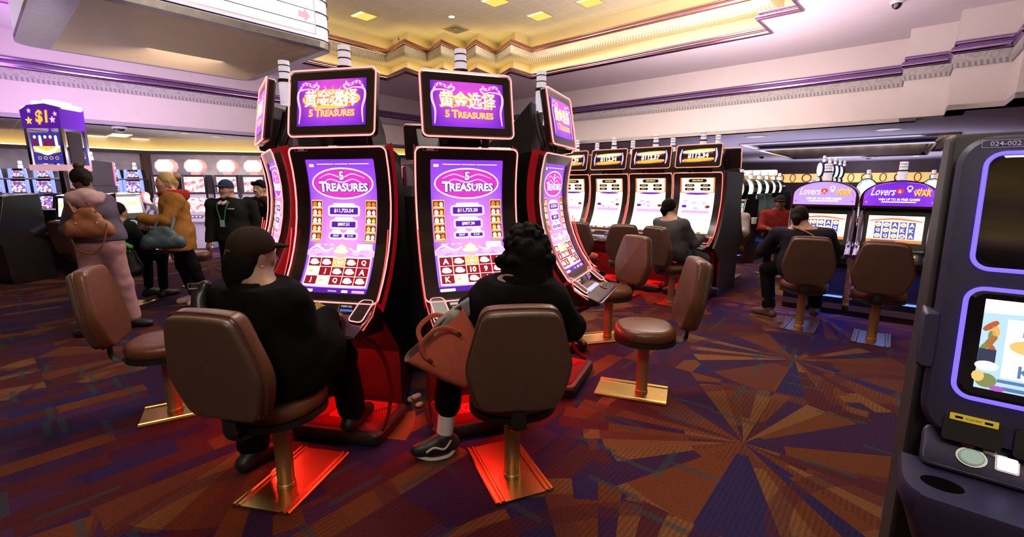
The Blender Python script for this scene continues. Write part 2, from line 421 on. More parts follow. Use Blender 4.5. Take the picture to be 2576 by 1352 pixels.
# stone walls at the far left and their lit cove
M_stone = mat('grey_stone_wall', (.52, .47, .47), .8, noise=.35, scale=3.5, bump=.4)
FW = [at_y(-160, 360, 14.2), at_y(0, 370, 15.3), at_y(368, 386, 18.2), at_y(640, 390, 19.2), at_y(1150, 398, 21.4), at_y(1300, 398, 22.5)]
for i in range(1, 6): FW[i].z = 0
FW[0].z = 0
run('wall_far', FW, [(0, 0), (0, 2.72), (-.25, 2.72), (-.25, 0)], M_stone, flat=True)
run('trim_9', FW, [(0, 2.72), (.1, 2.72), (.1, 2.84), (0, 2.84)], mat('dark_ledge', (.07, .05, .06), .5))
run('wall_cove_far', FW, [(-.15, 2.84), (-.15, 3.3), (-.25, 3.3), (-.25, 2.84)], M_riser, flat=True)
l = run('cove_lamp', FW, [(-.1, 2.86), (.05, 2.86), (.05, 2.89), (-.1, 2.89)], M_strip, flat=True); del l['kind']; tag(l, 'warm yellow light strip above the stone wall at the far left', 'lamp')
run('trim_10', [FW[2]+Vector((-.2, -.05, 0)), FW[2]+Vector((.15, -.05, 0))], [(0, 0), (.12, 0), (.12, 2.72), (0, 2.72)], mat('bronze_post', (.14, .08, .06), .5))
# outer walls
M_out = mat('far_wall_paint', (.16, .12, .13), .8, noise=.2, scale=2)
slab('wall_back_right', [W(35.8, -16), W(36, -16), W(36, 40), W(35.8, 40)], 0, 3.6, M_out)
slab('wall_side_right', [W(-16, -16), W(36, -16), W(36, -15.8), W(-16, -15.8)], 0, 3.6, M_out)
slab('wall_near', [W(-16, -16), W(-15.8, -16), W(-15.8, 40), W(-16, 40)], 0, 3.6, M_out)
slab('wall_near_top', [W(-12, -9), W(-11.8, -9), W(-11.8, 15.3), W(-12, 15.3)], Z1, Z2, M_wall)
slab('wall_side_top', [W(-12, -9), W(12, -9), W(12, -8.8), W(-12, -8.8)], Z1, Z2, M_wall)
slab('ceiling_behind', [W(-16, -16), W(-12, -16), W(-12, 40), W(-16, 40)], Z1, Z1+.1, M_low)
slab('ceiling_side', [W(-12, -16), W(12, -16), W(12, -8.8), W(-12, -8.8)], Z1, Z1+.1, M_low)
# ---- ceiling fittings
M_gold = glow('gold_light_panel', (1., .62, .12), 1.1); M_lamp = glow('white_lamp', (1., .9, .7), 3.); M_grey = mat('vent_grey', (.2, .18, .16), .6)
M_frame = mat('lamp_frame', (.55, .45, .25), .5)
M_goldhot = glow('gold_light_lens', (1., .82, .35), 2.)
def ceil_light(c, z, lab, s=.60):
    o = empty('ceiling_light', (c[0], c[1], z), AZ*-1)
    MB().ring([(x, y, -.012) for x, y in rrect(s/2, s/2, .01)], [(x, y, -.012) for x, y in rrect(s/2-.03, s/2-.03, .01)]).build('frame', M_frame, o)
    mb = MB(); mb.box((0, s*.12, -.004), (s-.06, s*.72, .006)); mb.box((0, -s*.36, -.006), (s-.06, s*.2, .008), 1); mb.build('diffuser', [M_gold, M_goldhot], o)
    return tag(o, lab, 'ceiling light', 'gold ceiling lights in the upper tray')
ceil_light(on_z(915, 40, Z3), Z3, 'gold ceiling light panel left of the recessed downlight')
ceil_light(on_z(1357, 40, Z3), Z3, 'gold ceiling light panel right of the square vent')
ceil_light(on_z(1484, 5, Z3), Z3, 'gold ceiling light panel nearest the right cove at the frame top')
ceil_light(on_z(1245, 3, Z3), Z3, 'dim gold ceiling light panel at the top edge above the downlight')
ceil_light(on_z(900, -60, Z3), Z3, 'gold ceiling light panel over the hanging sign')
v = on_z(1147, 74, Z3); o = empty('air_vent', v, -AZ)
MB().ring([(x, y, -.015) for x, y in rrect(.3, .3, .01)], [(x, y, -.015) for x, y in rrect(.27, .27, .01)]).build('frame', M_frame, o)
mb = MB()
for i in range(4): k = .26-.06*i; mb.ring([(x, y, -.012+.0*i) for x, y in rrect(k, k, .005)], [(x, y, .0) for x, y in rrect(k-.05, k-.05, .005)])
mb.build('louvre', M_grey, o); tag(o, 'square dark air vent in the tiled upper ceiling', 'vent')
def spot(px, py, z, lab, r=.09, name='downlight', m=None):
    o = empty(name, on_z(px, py, z))
    mb = MB(); mb.ring([(r*cos(a), r*sin(a), -.01) for a in [2*pi*k/20 for k in range(20)]], [(r*.75*cos(a), r*.75*sin(a), -.006) for a in [2*pi*k/20 for k in range(20)]]); mb.build('rim', M_frame, o)
    mb = MB(); mb.lathe([(r*.74, -.004), (r*.74, -.008)], 20); mb.build('lens', m or M_lamp, o); return tag(o, lab, 'ceiling light')
spot(1136, 42, Z3, 'round white downlight lit between the two gold ceiling panels', .12)
M_dim = glow('dim_lamp', (.75, .7, .72), .55)
spot(2235, 326, Z1, 'large round unlit downlight right of the low ceiling coffer rim', .35, m=M_dim)
spot(1900, 344, Z1, 'round unlit downlight left end of the low ceiling under the right bulkhead', .35, m=M_dim)
spot(2305, 393, Z1, 'small bright downlight beyond the ceiling coffer', .16)
for i, (px, py, lab) in enumerate(((465, 335, 'oval ceiling lamp beyond the left soffit, above the person in navy cap'), (545, 344, 'oval ceiling lamp beyond the left soffit beside the edge-on curved machine'))):
    spot(px, py, 3.29, lab, .22, m=M_dim)
M_dome = mat('dark_dome', (.02, .02, .025), .1, coat=1.); M_wht = mat('white_plastic', (.7, .68, .66), .4)
def dome(px, py, z, lab, r=.09):
    o = empty('security_camera', on_z(px, py, z))
    MB().lathe([(r*1.15, 0), (r*1.2, -.02), (r*1.1, -.05), (r*.95, -.055)]).build('mount', M_wht, o)
    MB().lathe([(r*.92, -.05), (r*.85, -.09), (r*.6, -.125), (r*.25, -.145), (.005, -.148)]).build('dome', M_dome, o)
    return tag(o, lab, 'camera')
dome(2258, 2, Z2, 'black dome security camera on the right tray ceiling')
dome(300, 319, Z1, 'dome security camera under the left soffit by the dollar tower', .14)
dome(1918, 392, Z1, 'dome camera on the low ceiling left of the ceiling coffer', .15)
for px, py, lab in ((2205, 388, 'dome camera on the low ceiling right of two'), (2185, 395, 'dome camera on the low ceiling left of two beyond the coffer')): dome(px, py, Z1, lab, .13)
dome(1004, 92, Z3, 'small white sprinkler-like dome on the upper ceiling', .05)
# tiled ceiling lamps over the left bank
M_panel = glow('cool_light_panel', (1., .92, .78), 1.6)
for px, py, lab in ((345, 352, 'fluorescent panel above the blonde person, nearest row'), (300, 341, 'fluorescent panel right of the dollar tower'), (410, 357, 'fluorescent panel left of the cap man'), (505, 362, 'fluorescent panel above the cap man'), (590, 364, 'fluorescent panel above the man covering his face'), (650, 360, 'fluorescent panel nearest the edge-on curved machine'), (240, 345, 'fluorescent panel just behind the dollar tower')):
    c = on_z(px, py, 3.285)
    o = empty('fluorescent_panel', (c.x, c.y, 3.285), -AZ)
    MB().box((0, 0, 0), (1.15, .55, .015)).build('diffuser', M_panel, o)
    MB().ring([(x, y, -.012) for x, y in rrect(.62, .32, .01)], [(x, y, -.012) for x, y in rrect(.58, .28, .01)]).build('frame', M_frame, o)
    tag(o, lab, 'ceiling light', 'fluorescent panels over the left bank')
# ---- mirrored coffer in the low ceiling at the right
M_mir = mat('dark_mirror_glass', (.012, .010, .014), .10, noise=0); M_silver = mat('bright_chrome', (.75, .72, .78), .12, metal=1., noise=0)
o = empty('ceiling_coffer', W(22.4, 1.8, Z1), -AZ)
# in its own axes x runs along -q, y along p
def ringz(a, b, z0, z1, mi): pass
mb = MB(); mb.ring([(x, y, -.02) for x, y in rrect(2.85, 4.1, .01)], [(x, y, -.02) for x, y in rrect(2.6, 3.8, .01)]); mb.ring([(x, y, -.02) for x, y in rrect(2.85, 4.1, .01)], [(x, y, .1) for x, y in rrect(2.85, 4.1, .01)])
mb.build('chrome_rim', M_silver, o)
for a in (2.86, 2.4): mb = MB(); mb.tube([(x, y, -.03 if a > 2.5 else -.2) for x, y in rrect(a, a+1.25 if a > 2.5 else 3.5, .01, 1)], .05, 6, closed=True); mb.build('chrome_bead', M_silver, o)
MB().ring([(x, y, -.03) for x, y in rrect(2.6, 3.8, .01)], [(x, y, -.22) for x, y in rrect(2.2, 3.3, .01)]).build('mirror_slope', M_mir, o)
MB().box((0, 0, -.21), (4.4, 6.6, .02)).build('mirror_panel', M_mir, o)
tag(o, 'long mirrored ceiling coffer with chrome rim in the low ceiling at right', 'ceiling panel')
# ================================================================ curved slot machines of the round island
M_blk = mat('gloss_black', (.012, .010, .011), .18, coat=.4, noise=.1)
M_cab = mat('cabinet_black', (.008, .007, .008), .42, spec=.3)
M_matblk = mat('satin_black', (.018, .015, .016), .5)
M_bez = mat('screen_bezel', (.022, .012, .012), .25, coat=.3)
M_rail = mat('rail_dark_red_metal', (.10, .012, .014), .3, metal=.6)
M_spill = mat('cheek_led_spill', (.16, .008, .012), .25, coat=.5, em=(.55, .008, .015), es=.30)
M_scr0 = mat('panel_grey', (.09, .08, .08), .4)
M_led = glow('red_led_line', (1., .19, .185), 3.2)
M_ledr = glow('deep_red_led', (1., .05, .05), 2.5)
M_ledo = glow('amber_red_led', (1., .20, .13), 2.6)
M_cwhite = mat('lamp_white_plastic', (.75, .70, .78), .3, em=(.9, .8, .92), es=.55, noise=.02)
M_cband = mat('lamp_black_band', (.03, .02, .025), .3)
M_chr = mat('chrome', (.7, .66, .68), .12, metal=1., noise=0)
ARC_R, ARC_Z = .92, 1.45
def arcf(x, s, off=0.):
    """point on the hollow screen face: s metres along the curve from its deepest level"""
    a = s/ARC_R; r = ARC_R - off
    return (x, -ARC_R + r*cos(a), ARC_Z + r*sin(a))
def arc_ring(mb, A, B, f, oA, oB, mi=0): mb.ring([f(x, y, oA) for x, y in A], [f(x, y, oB) for x, y in B], mi)
def dens(loop, n=4):
    out = []
    for i, p in enumerate(loop):
        q = loop[(i+1) % len(loop)]; d = math.hypot(q[0]-p[0], q[1]-p[1]); k = max(1, int(d/.05))
        out += [(p[0]+(q[0]-p[0])*t/k, p[1]+(q[1]-p[1])*t/k) for t in range(k)]
    return out
def surf(mb, x0, x1, s0, s1, f, off, mi=0, n=20, nx=2):
    v = [f(x0+(x1-x0)*i/nx, s0+(s1-s0)*j/n, off) for j in range(n+1) for i in range(nx+1)]; w = nx+1
    mb.add(v, [(j*w+i, j*w+i+1, (j+1)*w+i+1, (j+1)*w+i) for j in range(n) for i in range(nx)], mi)
def gradient(name, lo, mid, hi, cx, edge, s=1.):
    """vertical three-colour screen gradient darkening to an edge colour sideways"""
    m = mat(name, mid, .25, noise=0); N = NT(m); P = N.sep(N.coord('Generated'))
    c = N.ramp(P[2], [(0, lo), (.5, mid), (1, hi)])
    e = N.ma('MULTIPLY', N.ma('ABSOLUTE', N.ma('SUBTRACT', P[0], .5)), 2.)
    c = N.mix(N.ma('POWER', e, 2.2), c, edge+(1,))
    nz = N.n('ShaderNodeTexNoise'); nz.inputs['Scale'].default_value = 7; N.put(nz.inputs['Vector'], N.coord('Generated'))
    c = N.mix(N.ma('MULTIPLY', nz.outputs['Fac'], .35), c, edge+(1,))
    N.put(N.b.inputs['Emission Color'], c); N.b.inputs['Emission Strength'].default_value = s
    N.b.inputs['Base Color'].default_value = (.02, .01, .03, 1)
    return m
S_bg = gradient('purple_game_screen', (.92, .60, 1.), (.90, .32, .88), (.18, .03, .62), 0, (.30, .05, .82), 1.3)
S_top = gradient('purple_title_screen', (.30, .04, .85), (.95, .12, .80), (.80, .08, .70), 0, (.14, .01, .50), 1.1)
S_white = glow('screen_white', (1., .93, 1.), 1.5); S_pink = glow('screen_pink', (1., .55, .95), 1.15); S_mag = glow('screen_magenta', (.80, .05, .62), 1.)
S_dkp = glow('screen_indigo', (.12, .015, .42), 1.); S_red = glow('screen_crimson', (.34, .008, .03), 1.); S_gold = glow('screen_gold', (1., .62, .10), 1.15)
S_crm = glow('screen_cream', (1., .86, .75), 1.3); S_or = glow('screen_orange', (1., .25, .05), 1.); S_yel = glow('screen_pale_yellow', (1., .92, .55), 1.6)
S_lil = glow('screen_lilac', (.75, .45, 1.), 1.2); S_brn = glow('screen_brown', (.22, .05, .02), 1.); S_blk = glow('screen_black', (.01, .005, .01), .5)
SCR = [S_bg, S_white, S_pink, S_mag, S_dkp, S_red, S_gold, S_crm, S_or, S_yel, S_lil, S_brn, S_blk]
BG, WH, PK, MG, IN, RD, GD, CR, ORG, YL, LI, BR, BK = range(13)
def symbol(D, c, cx, cy, w, h):
    """one reel picture: letters on crimson, or a pale painted picture"""
    if c in 'JQAK9' or c == '10':
        D.rect(cx-w, cy-h, cx+w, cy+h, RD, .0022); D.text(c, cx, cy, h*1.35, CR if c in 'JQAK' else YL, .003, w*1.7, .04)
    elif c == '*':
        D.rect(cx-w, cy-h, cx+w, cy+h, GD, .0022); D.ell(cx, cy, w*.75, h*.75, YL, .0028); D.frame(cx, cy, w*.5, h*.5, .004, .004, ORG, .0032)
    elif c == 'g':
        D.rect(cx-w, cy-h, cx+w, cy+h, CR, .0022)
        for k in range(7): D.ell(cx+w*.7*cos(k*2.4)*k/7, cy+h*.7*sin(k*2.4)*k/7, w*.26, h*.22, (YL, GD, WH)[k % 3], .0026+.0001*k, 10)
    else:
        D.rect(cx-w, cy-h, cx+w, cy+h, RD if c == 's' else PK, .0022)
        D.ell(cx, cy-h*.15, w*.82, h*.5, CR, .0026, 16); D.ell(cx-w*.1, cy+h*.3, w*.6, h*.42, WH, .0028, 14)
        D.ell(cx+w*.25, cy-h*.3, w*.4, h*.25, YL, .003, 12)
def game_screen(grid, j1, j2, j3, j4):
    X, S0, S1 = .222, -.60, .205
    mb = MB(); surf(mb, -X, X, S0, S1, arcf, 0., BG, 28, 4); D = Draw(mb, arcf, True)
    V = lambda v: S0+(S1-S0)*v
    # menu line
    D.rr(-.188, V(.955), .016, .008, .006, WH); 
    for a, b in ((-.15, -.04), (-.035, .05), (.055, .185)): D.rect(a, V(.962), b, V(.967), WH)
    # title in an oval
    cy = V(.825); D.ell(0, cy, .195, .088, MG, .001); D.ering(0, cy, .20, .092, .008, WH, .0016)
    for k in range(3): D.stroke([(-.15+.02*k, cy+.03-.03*k), (-.08, cy+.055-.03*k), (0, cy+.035-.028*k), (.07, cy+.055-.03*k), (.15-.02*k, cy+.03-.03*k)], .004, PK, .0018)
    D.text('5', 0, cy+.045, .058, IN, .0026, .05, .07); D.text('5', 0, cy+.045, .05, WH, .003, .04, .03)
    D.text('T', -.128, cy-.018, .068, IN, .0027, None, .09); D.text('REASURES', .028, cy-.022, .056, IN, .0027, .285, .09); D.text('T', -.128, cy-.018, .062, WH, .0034, None, .04); D.text('REASURES', .028, cy-.022, .05, WH, .0034, .272, .035)
    # pay tables either side
    for sg in (-1, 1):
        cx = sg*.178
        D.rect(cx-.036, V(.395), cx+.036, V(.705), GD, .0012)
        for k in range(5):
            y0 = V(.40+.06*k); D.rect(cx-.033, y0, cx+.033, y0+.046, (BR, RD)[k % 2], .0016)
            D.ell(cx-.014, y0+.026, .013, .016, (CR, GD, WH, CR, ORG)[k], .002, 10); D.ell(cx+.016, y0+.026, .011, .014, (ORG, CR, CR, GD, CR)[(k+(sg > 0)) % 5], .002, 10)
            for q in range(3): D.rect(cx-.03, y0+.003+.004*q, cx+.03, y0+.005+.004*q, YL, .0022)
    # jackpot meters
    def meter(cx, cy, w, h, t, th):
        D.rr(cx, cy, w+.014, h+.014, .018, PK, .0012); D.rr(cx, cy+h+.012, w*.8, .014, .012, CR, .0014); D.frame(cx, cy, w+.012, h+.010, .012, .006, WH, .0018)
        D.rr(cx, cy, w, h, .004, IN, .002); D.text(t, cx, cy, th, CR, .003, w*1.8, .035)
    meter(0, V(.625), .092, .020, j1, .026); meter(0, V(.525), .078, .017, j2, .022)
    meter(-.045, V(.440), .037, .010, j3, .012); meter(.048, V(.440), .037, .010, j4, .012)
    D.text('CREDIT    BET    WIN', -.115, V(.372), .010, CR, .003, .13, .02); D.rr(.15, V(.36), .05, .018, .005, CR, .002)
    # clouds, dragon tails and golden ingot pot
    for k, (x, y, r) in enumerate(((-.19, .31, .03), (-.15, .325, .025), (-.10, .31, .02), (.19, .31, .03), (.15, .325, .025), (.10, .31, .02), (0, .30, .03))): D.ell(x, V(y), r*1.5, r*.7, (LI, PK)[k % 2], .0014+.0001*k, 14)
    for sg in (-1, 1): D.stroke([(sg*.21, V(.33)), (sg*.16, V(.36)), (sg*.10, V(.325)), (sg*.05, V(.35))], .006, WH, .0022)
    D.ell(0, V(.335), .045, .036, GD, .0024); D.ell(0, V(.35), .034, .022, YL, .0028); D.ell(0, V(.325), .05, .014, CR, .0032)
    # reels
    D.rect(-.205, V(.055), .205, V(.285), WH, .0016)
    cw, chh = .080, (V(.275)-V(.065))/3
    for r in range(3):
        for c in range(5): symbol(D, grid[r][c], (c-2)*cw, V(.275)-chh*(r+.5), cw*.47, chh*.47)
    for c in range(6): D.rect((c-2.5)*cw-.0012, V(.06), (c-2.5)*cw+.0012, V(.28), GD, .0034, 4)
    D.rect(-X, V(.0), X, V(.045), IN, .0014); D.rr(-.17, V(.018), .045, .009, .004, CR, .002); D.text('TREASURES', 0, V(.02), .008, CR, .002); D.rr(.165, V(.02), .04, .008, .004, LI, .002); D.rr(.08, V(.02), .02, .008, .004, CR, .002)
    return mb
def title_screen(w, h, burst):
    f = lambda x, s, off: (x, -off, s)
    mb = MB(); mb.add([f(x, s, 0) for x, s in ((-w, -h), (w, -h), (w, h), (-w, h))], [(0, 1, 2, 3)], BG); D = Draw(mb, f)
    if burst:
        for k in range(18):
            a = 2*pi*k/18+.1; D.poly([(.05*cos(a-.1), h*.15+.03*sin(a-.1)), (w*.80*cos(a), h*.15+h*.62*sin(a)), (.05*cos(a+.1), h*.15+.03*sin(a+.1))], (PK, GD, YL)[k % 3], .0004+.00002*k)
        D.ell(0, h*.15, w*.84, h*.42, GD, .0009); D.ell(0, h*.17, w*.72, h*.28, YL, .001)
    x = w/4
    D.text('黄金选择', 0, h*.20, h*.78, ORG if burst else GD, .002, w*1.58, .065); D.text('黄金选择', 0, h*.20, h*.75, WH if burst else YL, .0026, w*1.54, .012)
    D.text('5', -w*.58, -h*.44, h*.34, GD, .002, w*.2, .05); D.text('T', -w*.375, -h*.43, h*.37, GD, .002, w*.2, .05); D.text('REASURES', w*.20, -h*.465, h*.30, GD, .002, w*.98, .05)
    for sg in (-1, 1):   # dragon-like scroll work
        D.stroke([(sg*w*.93, -h*.9), (sg*w*.90, -h*.3), (sg*w*.97, h*.2), (sg*w*.92, h*.55), (sg*w*.62, h*.62)], .007, PK, .0012)
        D.stroke([(sg*w*.95, h*.5), (sg*w*.78, h*.85), (sg*w*.5, h*.72), (sg*w*.42, h*.9)], .009, LI, .0013)
        D.stroke([(sg*w*.62, h*.62), (sg*w*.45, h*.55), (sg*w*.36, h*.72), (sg*w*.5, h*.8)], .006, PK, .0014)
        for k in range(4): D.stroke([(sg*w*(.55+.1*k), h*.7), (sg*w*(.58+.1*k), h*.88)], .004, MG, .0015)
    return mb
def slab_front(mb, w, h, r, d, mi=0, mb_mi=None):
    """rounded-rectangle body standing in x-z, front at y=0, back at y=d"""
    A = rrect(w, h, r); B = rrect(w-.012, h-.012, max(.004, r-.01))
    mb.loft([[(x, d, z) for x, z in B], [(x, d-.01, z) for x, z in A], [(x, .01, z) for x, z in A], [(x, 0, z) for x, z in B]][::-1], mi)
def candle(parent, M, h=.20, r=.04):
    n = 7; z = [0, .10*h/.2, .105*h/.2, .115*h/.2, .145*h/.2, .15*h/.2, .175*h/.2, .18*h/.2, h]
    prof = [(r, 0), (r, z[1]), (r*1.12, z[1]), (r*1.12, z[3]), (r*.86, z[3]), (r*.86, z[4]), (r*.92, z[4]), (r*.92, z[5]), (r*.86, z[5]), (r*.86, z[6]), (r*.9, z[6]), (r*.9, z[7]), (r*.86, z[7]), (r*.84, z[8]), (r*.5, z[8]+.003)]
    mb = MB(); mb.lathe(prof, 20, M=M, mis=[0, 1, 1, 1, 0, 1, 1, 1, 0, 1, 1, 1, 0, 0]); return mb.build('signal_lamp', [M_cwhite, M_cband], parent)
W0 = .31
def led_path(A, f, off): return [f(x, s, off) for x, s in A]
def make_curved(screen, title, number, tw=.27, th=.185, tz=1.958, led=None, dep=.70, bw=.06):
    led = led or M_led; t = empty('curved_slot_machine')
    # cabinet shell: hollow front, tapering to the back
    prof = []
    for k in range(13):
        s = -.66 + .935*k/12; p = arcf(0, s, -.035); prof.append((p[1], p[2], .282))
    prof = [(.14, .03, .26), (.14, .42, .265), (-.06, .66, .28)] + prof + [(.10, 1.725, .26), (.51*dep, 1.69, .20), (.82*dep, 1.62, bw+.04), (dep*.86+.1, 1.3, bw), (dep*.86+.1, .03, bw)]
    mb = MB(); L = [[(sg*wd, y, z) for y, z, wd in prof] for sg in (-1, 1)]; mb.loft(L); mb.build('cabinet', M_cab, t, sharp=30)
    # side cheeks behind the bezel edge, red LED light put into colour and glow
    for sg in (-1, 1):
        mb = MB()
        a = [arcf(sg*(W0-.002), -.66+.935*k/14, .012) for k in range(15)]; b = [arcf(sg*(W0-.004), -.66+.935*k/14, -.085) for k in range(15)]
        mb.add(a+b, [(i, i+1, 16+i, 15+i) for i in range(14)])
        mb.build('side_cheek', M_spill, t)
    outer = rrect(W0, .4675, .035, 5, 0, -.1925); inn = rrect(.222, .4025, .010, 5, 0, -.1975)
    # split each side evenly so both loops match and follow the curve
    def sub(loop, n=9):
        o = []
        for i, p in enumerate(loop):
            q = loop[(i+1) % len(loop)]; k = n if (i % 6) == 5 else 1
            o += [(p[0]+(q[0]-p[0])*j/k, p[1]+(q[1]-p[1])*j/k) for j in range(k)]
        return o
    so, si = sub(outer), sub(inn)
    mb = MB(); arc_ring(mb, so, si, arcf, .012, .008); arc_ring(mb, si, si, arcf, .008, -.004); arc_ring(mb, so, so, arcf, -.03, .012)
    bz = mb.build('bezel', M_bez, t, sharp=30)
    if number:
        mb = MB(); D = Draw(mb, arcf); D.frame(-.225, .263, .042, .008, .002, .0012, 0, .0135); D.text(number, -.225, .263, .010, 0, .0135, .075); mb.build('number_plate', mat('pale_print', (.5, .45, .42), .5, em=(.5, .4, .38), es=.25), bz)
    mb = MB(); mb.tube(led_path(so, arcf, .014), .0048, 6, closed=True); mb.build('light_strip', led, t)
    screen.build('screen', SCR, t)
    # button deck
    dk = MB()
    top = [(-.23, .865), (-.265, .800), (-.43, .735), (-.44, .715), (-.42, .700), (-.10, .66), (-.12, .85)]
    wd = [.30, .30, .285, .28, .28, .27, .28]
    dk.loft([[(sg*w, y, z) for (y, z), w in zip(top, wd)] for sg in (-1, 1)]); dk.build('button_deck', M_bez, t, bevel=.006)
    def deckf(x, s, off):   # sloping deck top, s from 0 at the back edge to .177 at the front
        a = s/.177; return (x, -.265-.165*a, .800-.065*a + off)
    def riserf(x, s, off): a = s/.074; return (x, -.23-.035*(1-a) - off, .800+.065*a)
    mb = MB(); D = Draw(mb, deckf)
    D.rect(-.18, .085, .12, .045, 1, .002); D.rr(-.03, .065, .14, .018, .004, 2, .003)
    for k in range(6): D.rr(-.13+.045*k, .065, .018, .012, .004, 3, .004)
    D.rr(.12, .12, .05, .028, .02, 0, .004); D.ering(.12, .12, .05, .028, .004, 4, .005)
    Dr = Draw(mb, riserf)
    Dr.rr(.135, .035, .052, .026, .004, 0, .003); Dr.frame(.135, .035, .052, .026, .004, .004, 4, .004); Dr.text('INSERT BILL', .135, .045, .010, 5, .005, .085, .03); Dr.rr(.135, .022, .04, .006, .003, 6, .005)
    Dr.rr(-.13, .035, .055, .026, .004, 7, .003); Dr.rr(-.13, .045, .045, .007, .002, 5, .004); Dr.text('PLAYER CARD', -.13, .028, .008, 5, .004, .08); Dr.rr(0, .04, .045, .01, .003, 0, .003)
    mb.build('button_panel', [M_blk, M_scr0, glow('deck_screen_blue', (.35, .45, 1.), .7), glow('deck_key', (.7, .75, 1.), .8), M_chr, glow('pale_legend', (1., .85, .8), .6), glow('slot_blue', (.1, .2, .9), .8), M_matblk], t)
    # glowing pads at both ends of the deck
    for sg in (-1, 1):
        mb = MB(); pad = MB()
        quad = [(sg*.285, -.215, .872), (sg*.205, -.215, .872), (sg*.188, -.335, .787), (sg*.274, -.345, .783)]
        pts = spline(quad, 6, True)
        P = [Vector(q) for q in quad]; loop = []
        for i in range(4):
            a, b, c = P[i-1], P[i], P[(i+1) % 4]; loop += [b+(a-b).normalized()*.02, b+((a-b).normalized()+(c-b).normalized())*.006, b+(c-b).normalized()*.02]
        mb.tube(loop, .0035, 6, closed=True); pad.add([tuple(v) for v in loop], [tuple(range(len(loop)))])
        lo = [v-Vector((0, 0, .03)) for v in loop]; pad.loft([lo, loop], cap=False)
        pd = pad.build('deck_pad', M_bez, t, flat=True); mb.build('light_strip', led, pd)
    mb = MB(); mb.tube([(-.28, -.20, .85), (-.283, -.32, .775), (-.275, -.425, .724), (-.24, -.438, .717), (.24, -.438, .717), (.275, -.425, .724), (.283, -.32, .775), (.28, -.20, .85)], .008, 6); mb.build('deck_trim', M_chr, t)
    # side rails swept from deck to foot rest
    for sg in (-1, 1):
        mb = MB(); mb.tube(spline([(sg*.272, -.36, .70), (sg*.285, -.24, .62), (sg*.285, -.12, .46), (sg*.285, -.08, .28), (sg*.288, -.13, .15), (sg*.29, -.21, .09)], 7), .012, 8, sq=(.6, 1.5)); mb.build('side_rail', M_rail, t)
        mb = MB(); mb.tube([arcf(sg*.3135, -.66+.045*k, .03+.002*k) for k in range(11)][::-1] + [(sg*.300, -.27, .80), (sg*.292, -.36, .745)], .0032, 6); mb.build('side_light', M_ledr, t)
    mb = MB(); mb.box((0, .125, .26), (.50, .02, .40)); mb.build('kick_panel', mat('kick_panel_black', (.035, .008, .008), .35), t)
    # ribbed foot rest
    def fl(k, z, dy=0): return [(x*k, -.07 + (y)*k + dy, z) for x, y in rrect(.285, .20, .05, 5)]
    ft = MB(); ft.loft([fl(1, .015), fl(1.04, .04), fl(1.04, .075), fl(1., .09), fl(.93, .09)]); f_ = ft.build('foot_rest', M_matblk, t)
    mb = MB()
    for k in range(9):
        w, h = .25-.0135*k, .17-.0115*k
        a = rrect(w, h, .04, 4); b = rrect(w-.0035, h-.0035, .038, 4)
        mb.ring([(x, y-.07, .089) for x, y in a], [(x, y-.07, .100) for x, y in b]); mb.ring([(x, y-.07, .100) for x, y in b], [(x, y-.07, .089) for x, y in rrect(w-.0065, h-.0065, .034, 4)])
    mb.add([(x, y-.07, .0935) for x, y in rrect(.125, .068, .03, 4)], [tuple(range(20))]); mb.build('tread', mat('red_tread', (.45, .03, .03), .35, metal=.2), f_)
    mb = MB(); D = Draw(mb, lambda x, s, o: (x, -.075+s, .0945+o)); D.ering(0, 0, .075, .06, .006, 0); D.stroke([(-.045, -.03), (-.02, .03), (.0, .045), (.012, .02), (-.005, -.02), (-.03, -.04), (-.045, -.015)], .005, 0); D.text('B', .03, -.005, .055, 0, .001, None, .0)
    mb.build('emblem', mat('emblem_pale_red', (.75, .30, .30), .4), f_)
    # top screen on a bent arm
    M = Matrix.Translation((0, -.06, tz)) @ Matrix.Rotation(rad(-9), 4, 'X')
    tp = MB(); slab_front(tp, tw, th, .03, .05); tp.v = [tuple(M @ Vector(p)) for p in tp.v]; tpo = tp.build('top_box', M_bez, t)
    mb = title; mb.v = [tuple(M @ (Vector(p)+Vector((0, -.003, 0)))) for p in mb.v]; mb.build('top_screen', [S_top]+SCR[1:], tpo)
    mb = MB(); mb.tube([M @ Vector((x, -.002, z)) for x, z in rrect(tw, th, .03)], .0048, 6, closed=True); mb.build('light_strip', led, tpo)
    mb = MB()
    for sg in (-1, 1):
        mb.tube(spline([(sg*.10, .10, 1.68), (sg*.13, .03, 1.76), (sg*.12, .06, 1.86), (sg*.09, .10, 2.0)], 6), .028, 8, sq=(1, .6))
    mb.loft([[(x, .13, z) for x, z in ((-.15, 1.66), (.15, 1.66), (.11, 1.9), (.13, 2.08), (-.13, 2.08), (-.11, 1.9))], [(x*.8, min(.40, dep*.6), z-.04) for x, z in ((-.15, 1.66), (.15, 1.66), (.11, 1.82), (.10, 1.88), (-.10, 1.88), (-.11, 1.82))]]); mb.build('arm', M_matblk, t, bevel=.01)
    candle(t, Matrix.Translation((0, .10, tz+.07)), .27, .04)
    return t
POD = Vector((-.75, 3.85, 0)); R0 = 1.15
grids = {0: [['s', 's', '*', 's', 'Q'], ['g', 'J', 's', 's', 'A'], ['J', 'g', 'Q', 's', 's']],
         1: [['A', 's', '*', 's', 'A'], ['s', 's', '10', '9', 's'], ['K', 'g', 's', 'J', 's']],
         2: [['s', 'g', '*', 's', 'Q'], ['A', 's', 's', 'J', 's'], ['s', 'K', 'g', 's', '9']]}
def podpos(deg, r): a = rad(deg); return POD + Vector((r*cos(a), r*sin(a), 0))
def place_pod(o, deg, r=R0): o.location = podpos(deg, r); o.rotation_euler = (0, 0, rad(deg)+pi/2)
GP = 'curved slot machines round the island'
